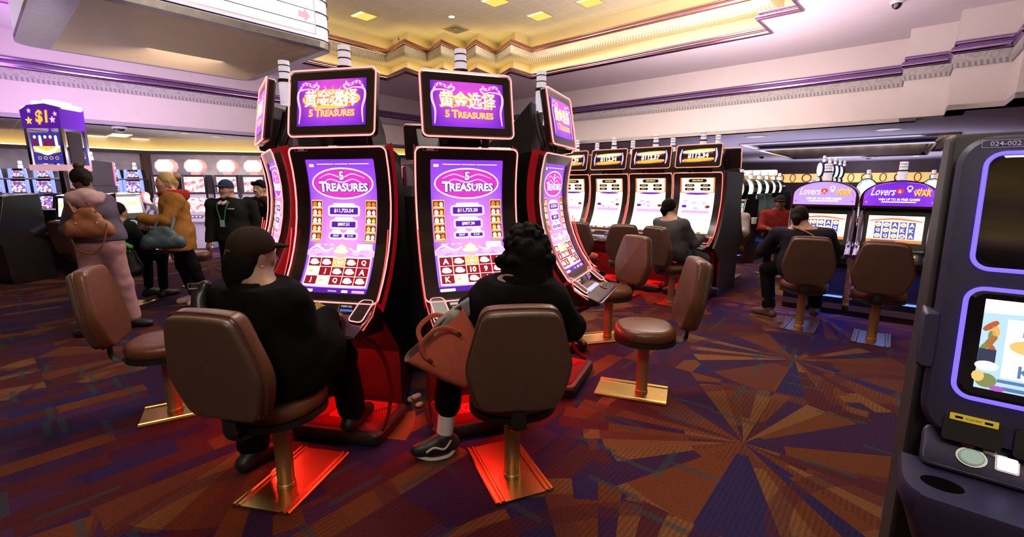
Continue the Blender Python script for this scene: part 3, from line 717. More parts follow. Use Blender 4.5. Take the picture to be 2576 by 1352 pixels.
m0 = make_curved(game_screen(grids[0], '$11,723.54', '$807.51', '$28.87', '$11.20'), title_screen(.215, .128, True), '120-001'); place_pod(m0, 257.6)
tag(m0, 'black curved slot machine with burst-lit title, in front of the person in dark cap', 'slot machine', GP)
m1 = make_curved(game_screen(grids[1], '$11,723.20', '$807.30', '$28.87', '$13.87'), title_screen(.215, .128, False), '120-003'); place_pod(m1, 294.5); m1.rotation_euler.z = rad(290)+pi/2
tag(m1, 'black curved slot machine with calm purple title, in front of the curly-haired person', 'slot machine', GP)
m2 = make_curved(game_screen(grids[2], '$11,723.54', '$807.51', '$28.87', '$11.20'), title_screen(.215, .128, False), None); place_pod(m2, 336)
tag(m2, 'curved slot machine turned to the right, its blue-lit deck jutting beside the curly-haired person', 'slot machine', GP)
for deg, lab in ((221, 'curved slot machine seen edge-on at the left end of the island'), (16.3, 'curved slot machine behind the right-facing one, only its deck corner showing'), (56, 'curved slot machine at the far right of the island, seen from behind'), (96, 'curved slot machine whose back shows in the gap between the two front machines'), (134, 'curved slot machine at the far left of the island, mostly hidden by the front machines'), (174, 'curved slot machine behind the edge-on one at the left of the island')):
    d = dup(m2, podpos(deg, R0) + Vector((.05 if deg == 221 else 0, 0, 0)), rad(deg - (8 if deg == 221 else 0))+pi/2, lab)
# dark core of the island that the cabinets back on to
o = MB().lathe([(.001, 0), (.34, 0), (.34, .06), (.33, .08), (.33, 1.42), (.30, 1.5), (.001, 1.5)], 27).build('island_core', M_matblk, loc=POD, flat=True); tag(o, 'dark round core filling the gap between the two front curved slot machines', 'cabinet')
# ================================================================ bank of four red-lit machines with jackpot signs
S_jk = gradient('jackpot_screen_red', (.5, .02, .01), (.75, .10, .02), (.35, .01, .01), 0, (.04, .02, .04), 1.)
def jackpot_title(t, w, h):
    f = lambda x, s, o: (x, -o, s)
    mb = MB(); mb.add([f(x, s, 0) for x, s in ((-w, -h), (w, -h), (w, h), (-w, h))], [(0, 1, 2, 3)], BK); D = Draw(mb, f)
    for sg in (-1, 1): D.stroke([(sg*w*.92, -h*.8), (sg*w*.97, 0), (sg*w*.9, h*.85)], .012, LI, .0004)
    D.poly([(-w*.72, h*.78), (-w*.8, -h*.5), (w*.72, -h*.72), (w*.8, h*.6)][::-1], BG, .0006)
    for y, k in ((.62, GD), (-.55, ORG), (.5, YL), (-.45, GD)): D.stroke([(-w*.85, h*(y-.06)), (0, h*y), (w*.85, h*(y+.08))], .020, k, .001)
    D.rect(-w*.8, -h*.22, w*.8, h*.22, BK, .0012)
    D.text(t, 0, 0, h*.62, WH, .0022, w*1.75, .045); return mb
def lines_screen(a, seed):
    r = random.Random(seed); X, S0, S1 = .222, -.60, .205; mb = MB(); surf(mb, -X, X, S0, S1, arcf, 0., CR, 24, 2); D = Draw(mb, arcf, True); V = lambda v: S0+(S1-S0)*v
    D.rect(-X, V(.74), X, V(1), ORG, .0008); D.rect(-X+.02, V(.75), X-.02, V(.99), CR, .001)
    D.rr(0, V(.945), .12, .024, .02, BK, .0014); D.text(a, 0, V(.945), .028, GD, .003, .21, .04)
    for y, t in ((.865, ('$1,395.30', '$391.99')), (.80, ('$295.02', '$11.88'))):
        for sg, q in zip((-1, 1), t): D.rr(sg*.10, V(y), .062, .017, .014, BK, .0014); D.text(q, sg*.10, V(y), .017, GD, .003, .11, .03)
    D.ell(0, V(.725), .19, .022, LI, .0016); D.ell(0, V(.72), .15, .012, IN, .002)
    for k in range(7): D.rr(0, V(.66-.085*k), .19-.01*(k % 2), .022, .01, (WH, CR, WH, LI, WH, CR, WH)[k], .0016)
    for k in range(5): D.ell(r.uniform(-.15, .15), V(r.uniform(.42, .6)), .03, .018, r.choice((LI, PK, YL)), .002, 12)
    D.ell(-.15, V(.50), .035, .02, IN, .0022, 12); D.ell(.15, V(.50), .03, .02, BR, .0022, 12)
    for k in range(6): D.rr(-.18+.072*k, V(.02), .025, .010, .004, (IN, BR, GD)[k % 3], .002)
    return mb
BKX, BKY, BSP = 2.52, 6.28, .665
GB = 'red-lit curved machines of the four-seat bank'
bank = []
for k, (t, a, lab) in enumerate((('$112.34', '$50,988.30', 'curved machine at the right end of the four-machine bank, its player in grey sweater'), ('$112.37', '$50,988.33', 'curved machine with the 112.37 sign, second from the right in the bank'), ('$112.34', '$50,988.30', 'curved machine with the 112.34 sign, second from the left in the bank'), ('$112.39', '$50,988.34', 'curved machine with the 112.39 sign at the left end of the bank'))):
    o = make_curved(lines_screen(a, k), jackpot_title(t, .235, .115), None, .285, .155, 1.943, M_ledo, .35, .26)
    for c in o.children:
        for g in c.children:
            if g.name.startswith('top_screen'): g.data.materials[BG] = S_jk
    o.location = (BKX + BX.x*BSP*k, BKY + BX.y*BSP*k, 0); o.rotation_euler = (0, 0, -AZ); o.scale = (1.04, 1.0, .975)
    tag(o, lab, 'slot machine', GB); bank.append(o)
for k, lab in enumerate(('machine backing onto the right end of the bank, its lit edge outlining the end panel', 'machine behind the 112.37 sign machine, only its lamp and top box showing', 'machine behind the second sign from the left in the bank, lamp showing', 'machine hidden behind the left end of the bank, lamp showing')):
    d = dup(bank[0], bank[k].location + AX*.84, -AZ+pi, lab)
# end panel closing the bank
mb = MB(); prof = []
for i in range(13):
    s = -.66+.935*i/12; p = arcf(0, s, -.03); prof.append((p[1], p[2]*.975))
back = [(.84-y, z) for y, z in prof][::-1]
pl = [(.02, .0), (.0, .5), (-.30, .70)] + prof + [(.05, 1.69), (.79, 1.69)] + back + [(1.14, .70), (.84, .5), (.82, 0)]
mb.loft([[(x, y, z) for y, z in pl] for x in (.335, .365)])
o = mb.build('end_panel', M_matblk, None, bank[0].location, (0, 0, -AZ), flat=True); tag(o, 'tall dark panel closing the right end of the red-lit bank', 'panel')
# ================================================================ arched two-seat bank at the right
S_arch = gradient('arch_sign_violet', (.20, .02, .75), (.22, .03, .80), (.16, .02, .62), 0, (.35, .06, .95), 1.)
M_maroon = mat('maroon_gloss', (.07, .012, .02), .2, coat=.4); M_pchr = mat('violet_chrome', (.62, .55, .8), .12, metal=1., noise=0)
def make_arch(bright, seed):
    t = empty('arch_top_slot_machine'); r = random.Random(seed)
    pr = [(.0, 0), (.0, .60), (-.24, .64), (-.25, .70), (-.05, .80), (.08, 1.24), (.10, 1.28), (.55, 1.28), (.55, 0)]
    MB().loft([[(x, y, z) for y, z in pr] for x in (-.32, .32)]).build('cabinet', M_blk, t, flat=True)
    arch = lambda w, h, z: [(-w, z), (w, z)] + [(w*cos(a), z + .11 + (h-.11)*sin(a)) for a in [pi*i/16 for i in range(17)]]
    mb = MB(); A = arch(.345, .30, 1.26); mb.loft([[(x, -.02, z) for x, z in A], [(x, .34, z) for x, z in A]]); ah = mb.build('arch_head', M_maroon, t, sharp=30)
    f = lambda x, s, o: (x, -.02-o, s); mb = MB(); D = Draw(mb, f)
    D.poly(arch(.315, .262, 1.285), 0, .004)
    D.text('Lovers', -.14, 1.44, .085, 1 if bright else 4, .008, .21, .01, .25); D.ell(.002, 1.445, .034, .026, 2, .006); D.poly([(-.03, 1.44), (.034, 1.44), (.002, 1.402)][::-1], 2, .006); D.text('&', .002, 1.44, .03, 1, .009)
    D.ering(.082, 1.475, .026, .026, .009, 4, .008, 16); D.rect(.078, 1.43, .086, 1.452, 4, .008); D.rect(.066, 1.437, .098, 1.444, 4, .008)
    D.text('WAR', .19, 1.42, .058, 2, .0075, .155, .08); D.text('WAR', .19, 1.42, .055, 3, .009, .15, .03); 
    for i in range(7): D.poly([(.125+.02*i, 1.445), (.145+.02*i, 1.445), (.138+.02*i, 1.468+.008*(i % 3))], 3, .006)
    D.text('WIN UP TO 50 FREE GAMES', 0, 1.355, .026, 4, .008, .36, .03); D.rect(-.15, 1.322, .15, 1.334, 4, .006)
    for sg in (-1, 1): D.ell(sg*.285, 1.325, .013, .013, 5, .006, 10); D.stroke([(sg*.30, 1.36), (sg*.22, 1.50), (sg*.05, 1.535)], .003, 5, .0055)
    mb.build('sign', [S_arch if not bright else glow('arch_sign_lilac', (.62, .38, .95), 1.05), glow('sign_peach', (1., .75, .6), 1.3), glow('sign_red', (.9, .06, .03), 1.), glow('sign_fire', (1., .62, .08), 1.3), glow('sign_white', (1., .95, 1.), 1.3), glow('sign_violet', (.5, .2, 1.), 1.)], ah)
    def scf(x, s, o):   # leaning screen, s from 0 at the bottom to .45
        return (x, -.045 + .125*s/.45 - o, .81 + s*.95)
    mb = MB(); D = Draw(mb, scf); D.rect(-.245, .085, .245, .385, 0, .004); D.rect(-.245, .34, .245, .385, 1, .006); D.stroke([(-.235, .325), (0, .352), (.235, .325)], .011, 2, .008)
    D.rect(-.225, .125, .225, .318, 3, .006); D.rect(-.245, .085, .245, .118, 2, .006); D.rect(-.20, .09, .02, .108, 6, .008)
    for c in range(5):
        D.rect(-.178+.074*c, .128, -.118+.074*c, .316, 4, .008)
        for q in range(3):
            cx, cy = -.148+.074*c, .160+.062*q; k = r.choice('AKQo*s')
            if k in 'AKQ': D.text(k, cx, cy, .042, 1, .010, .05, .04)
            else: D.ell(cx, cy, .027, .024, 1, .010, 14); D.ell(cx, cy-.002, .018, .013, 5 if k != 'o' else 2, .011, 12)
    mb.build('screen', [S_crm, S_white, S_or, S_crm, glow('reel_blue', (.10, .10, .42), 1.), S_gold, S_brn], t)
    mb = MB(); A = [scf(x, s+.235, .0) for x, s in rrect(.285, .215, .02)]; B = [scf(x, s+.235, .0) for x, s in rrect(.25, .155, .01)]
    mb.ring(A, [(x, y-.012, z) for x, y, z in A]); mb.ring([(x, y-.012, z) for x, y, z in A], [(x, y-.010, z) for x, y, z in B]); mb.build('screen_surround', M_matblk, t)
    for sg in (-1, 1):
        mb = MB(); mb.tube(spline([(sg*.315, .06, 1.25), (sg*.312, -.02, 1.05), (sg*.31, -.08, .86), (sg*.312, -.17, .79), (sg*.314, -.25, .73)], 5), .030, 10); mb.build('chrome_column', M_pchr, t)
    mb = MB(); D = Draw(mb, lambda x, s, o: (x, -.055-.19*(1-s/.1), .70+s+o)); D.rr(.18, .05, .05, .03, .01, 0, .006); D.rr(-.18, .06, .05, .02, .01, 0, .006); D.rr(.18, .055, .032, .008, .003, 1, .008); D.rr(-.18, .065, .03, .007, .003, 2, .008); D.rr(.03, .06, .04, .022, .006, 0, .006); D.rr(.03, .065, .03, .006, .002, 3, .008)
    for c in range(5): D.rr(-.1+.05*c, .015, .018, .008, .004, 4, .006)
    mb.build('button_panel', [M_scr0, glow('amber_slot', (1., .5, .08), .8), glow('amber_slot', (1., .5, .08), .8), glow('red_readout', (1., .05, .08), 1.), M_pchr], t)
    mb = MB(); mb.box((0, -.03, .22), (.62, .05, .012)); mb.build('light_strip', glow('blue_led_bar', (.12, .22, 1.), 2.2), t)
    mb = MB(); mb.box((0, -.01, .10), (.64, .06, .06)); mb.build('kick_rail', mat('bronze_rail', (.25, .16, .10), .3, metal=.8), t)
    candle(t, Matrix.Translation((0, .12, 1.555)), .2, .045)
    return t
GA = 'arch-topped machines of the right-hand pair'
P_A, P_B = Vector((3.65, 5.39, 0)), Vector((4.165, 4.955, 0))
o = make_arch(True, 3); o.location = P_A; o.scale = (.96, 1, 1); o.rotation_euler.z = -AZ; tag(o, 'arch-topped machine with washed-out lilac sign, man in dark jacket seated at it', 'slot machine', GA)
o = make_arch(False, 5); o.location = P_B; o.scale = (.96, 1, 1); o.rotation_euler.z = -AZ; tag(o, 'arch-topped machine with deep violet sign behind the empty brown stool', 'slot machine', GA)
# ================================================================ blue-edged machine in the right foreground
M_gun = mat('gunmetal_plastic', (.04, .034, .085), .42, metal=.3); M_dkgun = mat('dark_side_plastic', (.016, .015, .02), .5)
M_blue = glow('violet_led_line', (.11, .075, 1.), 2.6, True); M_glass = mat('black_screen_glass', (.006, .006, .008), .06, coat=1., noise=0)
t = empty('blue_edge_slot_machine', (1.045, 1.105, 0), -AZ)
FA = lambda z: .10 + (z-.80)*.20/.82
def ff(x, z, o=0.): return (x, FA(z)-o, z)
Wd = .66
pr = [(.13, 0), (.13, .66), (.14, .70)] + [(FA(z)+.02, z) for z in (.86, 1.0, 1.62)] + [(.33, 1.645), (.60, 1.66), (.70, 1.5), (.70, 0)]
MB().loft([[(x, y, z) for y, z in pr] for x in (.004, Wd)]).build('cabinet', M_dkgun, t, bevel=.012)
mb = MB(); loop = lambda w0, z0, z1, r: [(x, z) for x, z in rrect((Wd-2*w0)/2, (z1-z0)/2, r, 6, Wd/2, (z0+z1)/2)]
A = loop(.022, .846, 1.632, .07); mb.loft([[ff(x, z, -.03) for x, z in A], [ff(x, z, .022) for x, z in A], [ff(Wd/2+(x-Wd/2)*.965, 1.25+(z-1.25)*.98, .034) for x, z in A]])
fp = mb.build('face_panel', M_gun, t, sharp=30)
for z0, z1, nm in ((1.285, 1.585, 'upper_screen'), (.955, 1.235, 'main_screen')):
    L = loop(.078, z0, z1, .035); L2 = loop(.092, z0+.012, z1-.012, .028)
    mb = MB(); mb.add([ff(x, z, .036) for x, z in L2], [tuple(range(len(L2)))]); mb.ring([ff(x, z, .0345) for x, z in L], [ff(x, z, .036) for x, z in L2]); s_ = mb.build(nm, M_glass, fp, flat=True)
    mb = MB(); mb.tube([ff(x, z, .037) for x, z in L], .0055, 6, closed=True); mb.build('light_strip', M_blue, fp)
f = lambda x, s, o: ff(x, s, .037+o); mb = MB(); D = Draw(mb, f); x0, x1, z0, z1 = .115, Wd-.115, .985, 1.21
D.rect(x0, z0, x1, z1, 0); D.poly([(x0, z1-.035), (x1, z1-.012), (x1, z1), (x0, z1)], 1, .0016); D.rect(x0+.045, z0+.035, x1-.03, z1-.045, 1, .0014)
for k in range(9): D.stroke([(x0+.004+.008*(k % 4), z0+.05+.012*k), (x0+.02+.004*(k % 3), z0+.075+.012*k)], .007, (2, 3, 4, 2, 3)[k % 5], .0018)
D.rect(x0, z0+.06, x0+.032, z0+.10, 5, .0019); D.ell(x0+.018, z0+.058, .022, .012, 1, .002, 14); D.ell(x0+.02, z0+.022, .02, .018, 3, .0021, 14); D.ell(x0+.005, z0+.03, .012, .014, 6, .0022, 10)
for c in range(4):
    cx = x0+.087+.093*c
    for q, ch in enumerate('JQK'[::-1] if c % 2 else 'KJK'):
        if q == 1: D.ell(cx, z0+.115, .034, .017, 6, .002)
        else: D.text(ch, cx, z0+.155-.05*q, .030, 7, .0022, None, .02)
D.rect(x0+.04, z0+.022, x1-.02, z0+.03, 7, .002); D.rect(x0+.05, z0+.004, x1-.1, z0+.013, 7, .002); D.ell(x0+.042, z0+.006, .014, .007, 8, .0022, 12)
mb.build('game_picture', [glow('slot_sky', (.55, .80, 1.), 1.), S_white, glow('slot_rust', (.55, .12, .04), 1.), glow('slot_olive', (.25, .28, .10), 1.), glow('slot_gold', (.9, .5, .12), 1.), glow('slot_dark', (.04, .05, .10), 1.), glow('slot_amber', (1., .62, .2), 1.), glow('slot_ink', (.12, .22, .45), 1.), glow('slot_purple', (.45, .12, .6), 1.)], fp)
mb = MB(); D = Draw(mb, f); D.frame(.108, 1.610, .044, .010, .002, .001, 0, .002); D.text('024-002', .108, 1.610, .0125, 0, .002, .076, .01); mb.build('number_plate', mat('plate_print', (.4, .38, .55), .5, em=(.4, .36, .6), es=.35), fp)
# grab ear on the left edge, ticket slot with yellow notice, card reader
mb = MB(); e = rrect(.02, .075, .01, 4, .018, 1.085); mb.loft([[ff(x, z, -.05) for x, z in e], [ff(x, z, .03) for x, z in e], [ff(.018+(x-.018)*.7, 1.085+(z-1.085)*.92, .042) for x, z in e]]); mb.build('side_speaker', M_gun, fp)
mb = MB(); e = rrect(.055, .032, .006, 3, .125, .872); mb.loft([[ff(x, z, .02) for x, z in e], [ff(x, z, .040) for x, z in e]]); tk = mb.build('ticket_slot', M_matblk, fp)
mb = MB(); D = Draw(mb, f); D.rr(.125, .903, .045, .0085, .002, 0, .006); D.rect(.09, .900, .105, .906, 1, .0075); D.rect(.145, .900, .16, .906, 1, .0075); D.text('NO CARD NEEDED', .125, .903, .004, 1, .0075, .03); mb.build('notice', [glow('notice_yellow', (.9, .62, .06), .45), M_blk], fp)
mb = MB(); e = rrect(.06, .035, .008, 3, .26, .872); mb.loft([[ff(x, z, .02) for x, z in e], [ff(x, z, .042) for x, z in e]]); e = rrect(.03, .02, .004, 3, .25, .872); mb.loft([[ff(x, z, .04) for x, z in e], [ff(x, z, .046) for x, z in e]], 1); mb.build('card_reader', [M_matblk, M_scr0], fp)
# deck with cup well and buttons
dz = .755
out = [(.0, .10), (.0, .01), (.008, -.06), (.035, -.10), (.09, -.112), (Wd-.09, -.112), (Wd-.035, -.10), (Wd-.008, -.06), (Wd, .01), (Wd, .10)]
out = [(p.x, p.y) for p in spline([(x, y, 0) for x, y in out], 4)]
cup = [(.078 + .042*cos(2*pi*k/24), -.022 + .034*sin(2*pi*k/24)) for k in range(24)]
tri = tessellate_polygon([[Vector((x, y, 0)) for x, y in out], [Vector((x, y, 0)) for x, y in cup]]); al = out+cup
mb = MB(); mb.add([(x, y, dz) for x, y in al], [tuple(q) for q in tri])
O = lambda k, z, dy=0: [(Wd/2+(x-Wd/2)*k, .1+(y-.1)*k+dy, z) for x, y in out]
mb.loft([O(1, dz), O(1.015, dz-.012), O(1.015, dz-.05), O(.97, dz-.085), O(.90, dz-.16)], cap=False)
mb.ring([(x, y, dz) for x, y in cup], [(.078+(x-.078)*.9, -.022+(y+.022)*.9, dz-.07) for x, y in cup], 1); mb.add([(.078+(x-.078)*.9, -.022+(y+.022)*.9, dz-.07) for x, y in cup], [tuple(range(24))], 1)
dk = mb.build('deck', [M_gun, M_blk], t)
pf = lambda x, s, o: (x, .055 + .065*s/.09 - o*.8, .762 + .086*s/.09 + o*.6)     # steep button plate between deck and face
e = rrect(.30, .045, .018, 5, .335, .045); mb = MB(); mb.loft([[pf(x, s, -.03) for x, s in e], [pf(x, s, .004) for x, s in e], [pf(.335+(x-.335)*.985, .045+(s-.045)*.92, .008) for x, s in e]]); bp = mb.build('button_plate', M_gun, dk)
def btn(cx, cy, a, b, m, rect=False):
    L = rrect(a, b, .004, 3, cx, cy) if rect else [(cx+a*cos(2*pi*k/20), cy+b*sin(2*pi*k/20)) for k in range(20)]
    G = lambda k: [(cx+(x-cx)*k, cy+(y-cy)*k) for x, y in L]
    mb = MB(); mb.loft([[pf(x, y, .004) for x, y in G(1.25)], [pf(x, y, .013) for x, y in G(1.2)]], 1); mb.loft([[pf(x, y, .008) for x, y in L], [pf(x, y, .018) for x, y in L], [pf(x, y, .021) for x, y in G(.85)]]); mb.build('button', [m, M_blk], bp)
btn(.132, .038, .025, .017, glow('green_button', (.32, .48, .38), .55)); btn(.196, .042, .018, .014, glow('lit_white_button', (.75, .75, 1.), 1.4), True); btn(.163, .060, .011, .006, mat('grey_button', (.4, .38, .45), .4), True); btn(.124, .064, .013, .005, mat('red_button', (.5, .03, .05), .4), True)
for k in range(5): btn(.262+.066*k, .042, .018, .014, glow('lit_white_button', (.75, .75, 1.), 1.4), True)
tag(t, 'blue-edged slot machine with round cup well in the right foreground', 'slot machine')
# ================================================================ upright machines of the background
M_bluew = glow('blue_white_led', (.16, .20, 1.), 2.4); M_lz = glow('white_sign', (1., .92, .98), 2.2); M_dim2 = glow('busy_screen_a', (.75, .55, .85), .8)
def busy(name, cols, s, sc=9.):
    m = mat(name, (.02, .02, .03), .3, noise=0); N = NT(m); vo = N.n('ShaderNodeTexVoronoi'); vo.inputs['Scale'].default_value = sc
    N.put(vo.inputs['Vector'], N.coord('Generated')); w_ = N.white(vo.outputs['Color'])
    N.put(N.b.inputs['Emission Color'], N.ramp(w_, [(i/len(cols), c) for i, c in enumerate(cols)], True)); N.b.inputs['Emission Strength'].default_value = s; m.cycles.emission_sampling = 'NONE'; return m
B1 = busy('busy_blue_game', [(1., .85, 1.), (.35, .1, .5), (.15, .2, .8), (1., .6, .4), (.9, .9, 1.), (.3, .05, .2)], 1.1)
B2 = busy('busy_red_game', [(1., .9, .9), (.8, .2, .2), (1., .8, .7), (1., .4, .45), (1., 1., 1.)], 1.2, 7)
B3 = busy('busy_white_game', [(1., 1., 1.), (1., .95, .8), (.8, .85, 1.), (1., 1., 1.), (.9, .7, .4)], 1.3, 5)
B4 = busy('busy_teal_game', [(.4, .85, .9), (1., .9, .8), (.1, .5, .55), (.9, 1., 1.), (1., .6, .3)], 1., 7)
def make_upright(kind, m1, m2, body=None, led=None):
    t = empty('upright_slot_machine'); body = body or M_blk; led = led or M_bluew
    pr = [(.04, 0), (.04, .58), (-.20, .66), (-.21, .72), (-.04, .84), (.05, 1.26), (.08, 1.30), (.5, 1.30), (.5, 0)]
    MB().loft([[(x, y, z) for y, z in pr] for x in (-.31, .31)]).build('cabinet', body, t, flat=True)
    f = lambda x, s, o: (x, -.04+.09*s/.42-o, .84+s); mb = MB(); D = Draw(mb, f); D.rect(-.25, .05, .25, .38, 0, .004); mb.build('screen', m1, t)
    mb = MB(); D = Draw(mb, lambda x, s, o: (x, -.20+.15*s/.12, .724+s*.95+o)); D.rr(0, .05, .26, .035, .01, 0, .005)
    for c in range(5): D.rr(-.18+.09*c, .05, .025, .014, .006, 1, .008)
    mb.build('button_panel', [M_scr0, glow('deck_key', (.7, .75, 1.), .8)], t)
    if kind == 'blue':
        MB().box((0, .20, 1.50), (.60, .22, .38)).build('top_box', M_blk, t); MB().box((0, .085, 1.48), (.50, .01, .30)).build('top_screen', m2, t)
        mb = MB(); A = [(-.25, 1.72), (.25, 1.72), (.22, 1.97), (-.22, 1.97)]; mb.loft([[(x, .12, z) for x, z in A], [(x, .28, z) for x, z in A]]); s_ = mb.build('sign', M_blk, t, flat=True)
        MB().box((0, .11, 1.83), (.38, .01, .16)).build('sign_face', m2, s_)
        for sg in (-1, 1):
            MB().box((sg*.285, .075, 1.49), (.08, .03, .36)).build('light_bar', led, t); mb = MB(); mb.loft([[(sg*x-.04, .09, z), (sg*x+.04, .09, z), (sg*x+.04, .12, z), (sg*x-.04, .12, z)] for x, z in ((.255, 1.72), (.22, 1.97))]); mb.build('light_bar', led, s_)
        candle(t, Matrix.Translation((0, .2, 1.97)), .2, .05)
    elif kind == 'lozenge':
        MB().box((0, .24, 1.53), (.60, .3, .46)).build('top_box', M_matblk, t); MB().box((0, .085, 1.53), (.48, .01, .36)).build('top_screen', m2, t)
        A = [(-.24, 1.93), (-.17, 1.83), (.17, 1.83), (.24, 1.93), (.22, 2.04), (.12, 2.12), (-.12, 2.12), (-.22, 2.04)]
        mb = MB(); mb.loft([[(x, .14, z) for x, z in A], [(x, .30, z) for x, z in A]]); mb.box((0, .22, 1.80), (.2, .1, .08)); mb.add([(x*.9, .135, 1.975+(z-1.975)*.88) for x, z in A], [tuple(range(8))], 1); mb.build('sign', [mat('orange_rim', (.6, .25, .2), .4, em=(1., .35, .25), es=.7), M_lz], t, flat=True)
        for sg in (-1, 1): MB().box((sg*.30, .06, 1.35), (.035, .04, .80)).build('chrome_column', M_chr, t)
    elif kind == 'round':
        for sg in (-1, 1): mb = MB(); mb.tube(spline([(sg*.29, .05, 1.30), (sg*.29, -.03, 1.0), (sg*.29, -.20, .72)], 5), .025, 8); mb.build('chrome_column', M_chr, t)
        c = [(.22*cos(a), 1.50+.22*sin(a)) for a in [2*pi*k/24 for k in range(24)]]
        mb = MB(); mb.loft([[(x, .06, z) for x, z in c], [(x, .22, z) for x, z in c]]); hd = mb.build('wheel_head', M_blk, t); mb = MB(); mb.add([(x*.70, .050, 1.5+(z-1.5)*.74) for x, z in c], [tuple(range(24))], 1); mb.ring([(x*.92, .054, 1.5+(z-1.5)*.92) for x, z in c], [(x*.70, .050, 1.5+(z-1.5)*.74) for x, z in c]); mb.build('wheel_face', [m2, glow('wheel_white', (.85, .95, 1.), 1.5)], hd, flat=True)
        MB().box((0, .3, 1.34), (.5, .3, .12)).build('neck', M_blk, t); MB().box((0, -.02, .20), (.56, .05, .05)).build('light_strip', glow('blue_led_bar', (.12, .22, 1.), 2.2), t); candle(t, Matrix.Translation((0, .2, 1.71)), .18, .05)
    return t
GL = 'blue-edged machines along the far left wall'
u0 = make_upright('blue', B1, B1)
first = True
for px, lab in ((39, 'far blue-lit upright machine at the extreme left under the stone wall'), (104, 'far blue-lit upright machine just left of the dollar tower'), (-25, 'far blue-lit upright machine cut by the left frame edge'), (276, 'far blue-lit upright machine partly hidden by the end-on bank, right of the pink-hooded person'), (330, 'far blue-lit upright machine between the pink-hooded and blonde people')):
    c = at_y(px, 468, 12.6 if px < 200 else 13.6); c.z = 0; rz = math.atan2(c.x, -c.y)*-1*0 + rad(6)
    if first: u0.location = c; u0.rotation_euler.z = -rz; tag(u0, lab, 'slot machine', GL); first = False
    else: dup(u0, c, -rz, lab)
u1 = make_upright('lozenge', B2, B2, mat('grey_cabinet', (.30, .27, .30), .4)); first = True
for px, y, lab in ((484, 11.0, 'white-sign upright machine just right of the blonde person'), (566, 11.1, 'white-sign upright machine directly behind the person in navy cap'), (634, 11.2, 'white-sign upright machine left of the man covering his face'), (708, 11.3, 'white-sign upright machine half hidden by the edge-on curved machine'), (410, 10.9, 'white-sign upright machine hidden behind the blonde person')):
    c = at_y(px, 468, y); c.z = 0
    if first: u1.location = c; u1.scale = (.93, 1, 1); u1.rotation_euler.z = rad(5); tag(u1, lab, 'slot machine', 'white-sign machines at the back left'); first = False
    else: dup(u1, c, rad(5), lab)
# slant-fronted machines at the left aisle
def make_slant(lit):
    t = empty('slant_top_slot_machine')
    pr = [(.02, 0), (-.02, .60), (-.33, .68), (-.34, .74), (.0, .90), (.10, 1.34), (.55, 1.38), (.60, 0)]
    MB().loft([[(x, y, z) for y, z in pr] for x in (-.36, .36)]).build('cabinet', M_blk, t, bevel=.01)
    f = lambda x, s, o: (x, .0+.10*s/.44-o, .90+s); mb = MB(); D = Draw(mb, f); D.rect(-.31, .10, .31, .40, 0, .005); D.rr(-.2, .05, .06, .03, .02, 1, .006); D.rr(.16, .05, .12, .03, .01, 1, .006); D.rr(-.02, .05, .05, .03, .01, 2, .006); mb.build('screen', [lit, M_scr0, S_crm], t)
    f2 = lambda x, s, o: (x, -.33+.33*s/.36, .745+.155*s/.36+o); mb = MB(); D = Draw(mb, f2); D.rr(-.06, .18, .20, .12, .02, 0, .005); D.rr(-.06, .18, .17, .10, .01, 1, .007); D.rr(.25, .2, .05, .11, .01, 2, .006)
    for k in range(4): D.rr(-.24+.12*k, .03, .03, .016, .006, 3, .006)
    D.ell(.25, .30, .03, .02, 3, .008, 12); mb.build('deck_screen', [mat('grey_deck', (.35, .33, .36), .4), glow('deck_blue_screen', (.30, .42, .62), .6), M_scr0, glow('pale_key', (.9, .85, .6), .8)], t)
    return t
s0 = make_slant(B3); s0.location = (-8.06, 6.95, 0); s0.rotation_euler.z = rad(-16); tag(s0, 'dark slant-fronted machine at the left frame edge, its side panel towards the aisle', 'slot machine', 'slant-fronted machines by the left aisle')
d_ = dup(s0, (-7.14, 7.52, 0), rad(4), 'dark slant-fronted machine beside the pink-hooded person, its stool pulled up'); d_.scale = (1, .68, 1)
dup(s0, (-7.15, 8.45, 0), rad(66), 'dark slant-fronted machine between the pink-hooded and blonde people, grey keyboard deck turned right')
# dollar tower
t = empty('dollar_sign_tower', (-8.27, 8.57, 0), rad(2))
mb = MB(); mb.box((0, 0, .55), (.8, .8, 1.1)); mb.box((0, 0, 1.45), (.12, .12, .75)); mb.build('base', M_blk, t, bevel=.02)
MB().box((0, -.02, 1.86), (.80, .62, .10)).build('tray', glow('tray_red_white', (.95, .5, .6), .7), t)
for sx in (-1, 1):
    for sy in (-1, 1): MB().box((sx*.36, sy*.28, 2.22), (.06, .06, .66)).build('chrome_post', M_silver, t)
f = lambda x, s, o: (x, -.28-o, s); mb = MB(); D = Draw(mb, f); D.rect(-.31, 1.93, .31, 2.48, 0, .0); D.poly([(-.28, 2.14), (.0, 2.09), (.28, 2.14), (.28, 2.24), (-.28, 2.24)], 2, .003); D.stroke([(-.28, 2.22), (0, 2.12), (.28, 2.24)], .04, 1, .004)
for k in range(5): D.rr(-.22+.11*k, 2.31, .03, .07, .01, (3, 1, 3)[k % 3], .005); D.ell(-.22+.11*k, 2.40, .03, .03, 1, .006, 10)
for k in range(4): D.ering(-.18+.12*k, 2.03, .04, .03, .01, 2, .004, 14)
mb.build('picture_panel', [glow('panel_night_blue', (.05, .04, .35), 1.), S_yel, S_gold, S_red], t)
MB().box((.365, 0, 2.22), (.02, .34, .56)).build('side_frame', M_matblk, t)
MB().box((.37, .0, 2.66), (.02, .36, .12)).build('red_panel', glow('red_word_panel', (.85, .03, .05), .9), t)
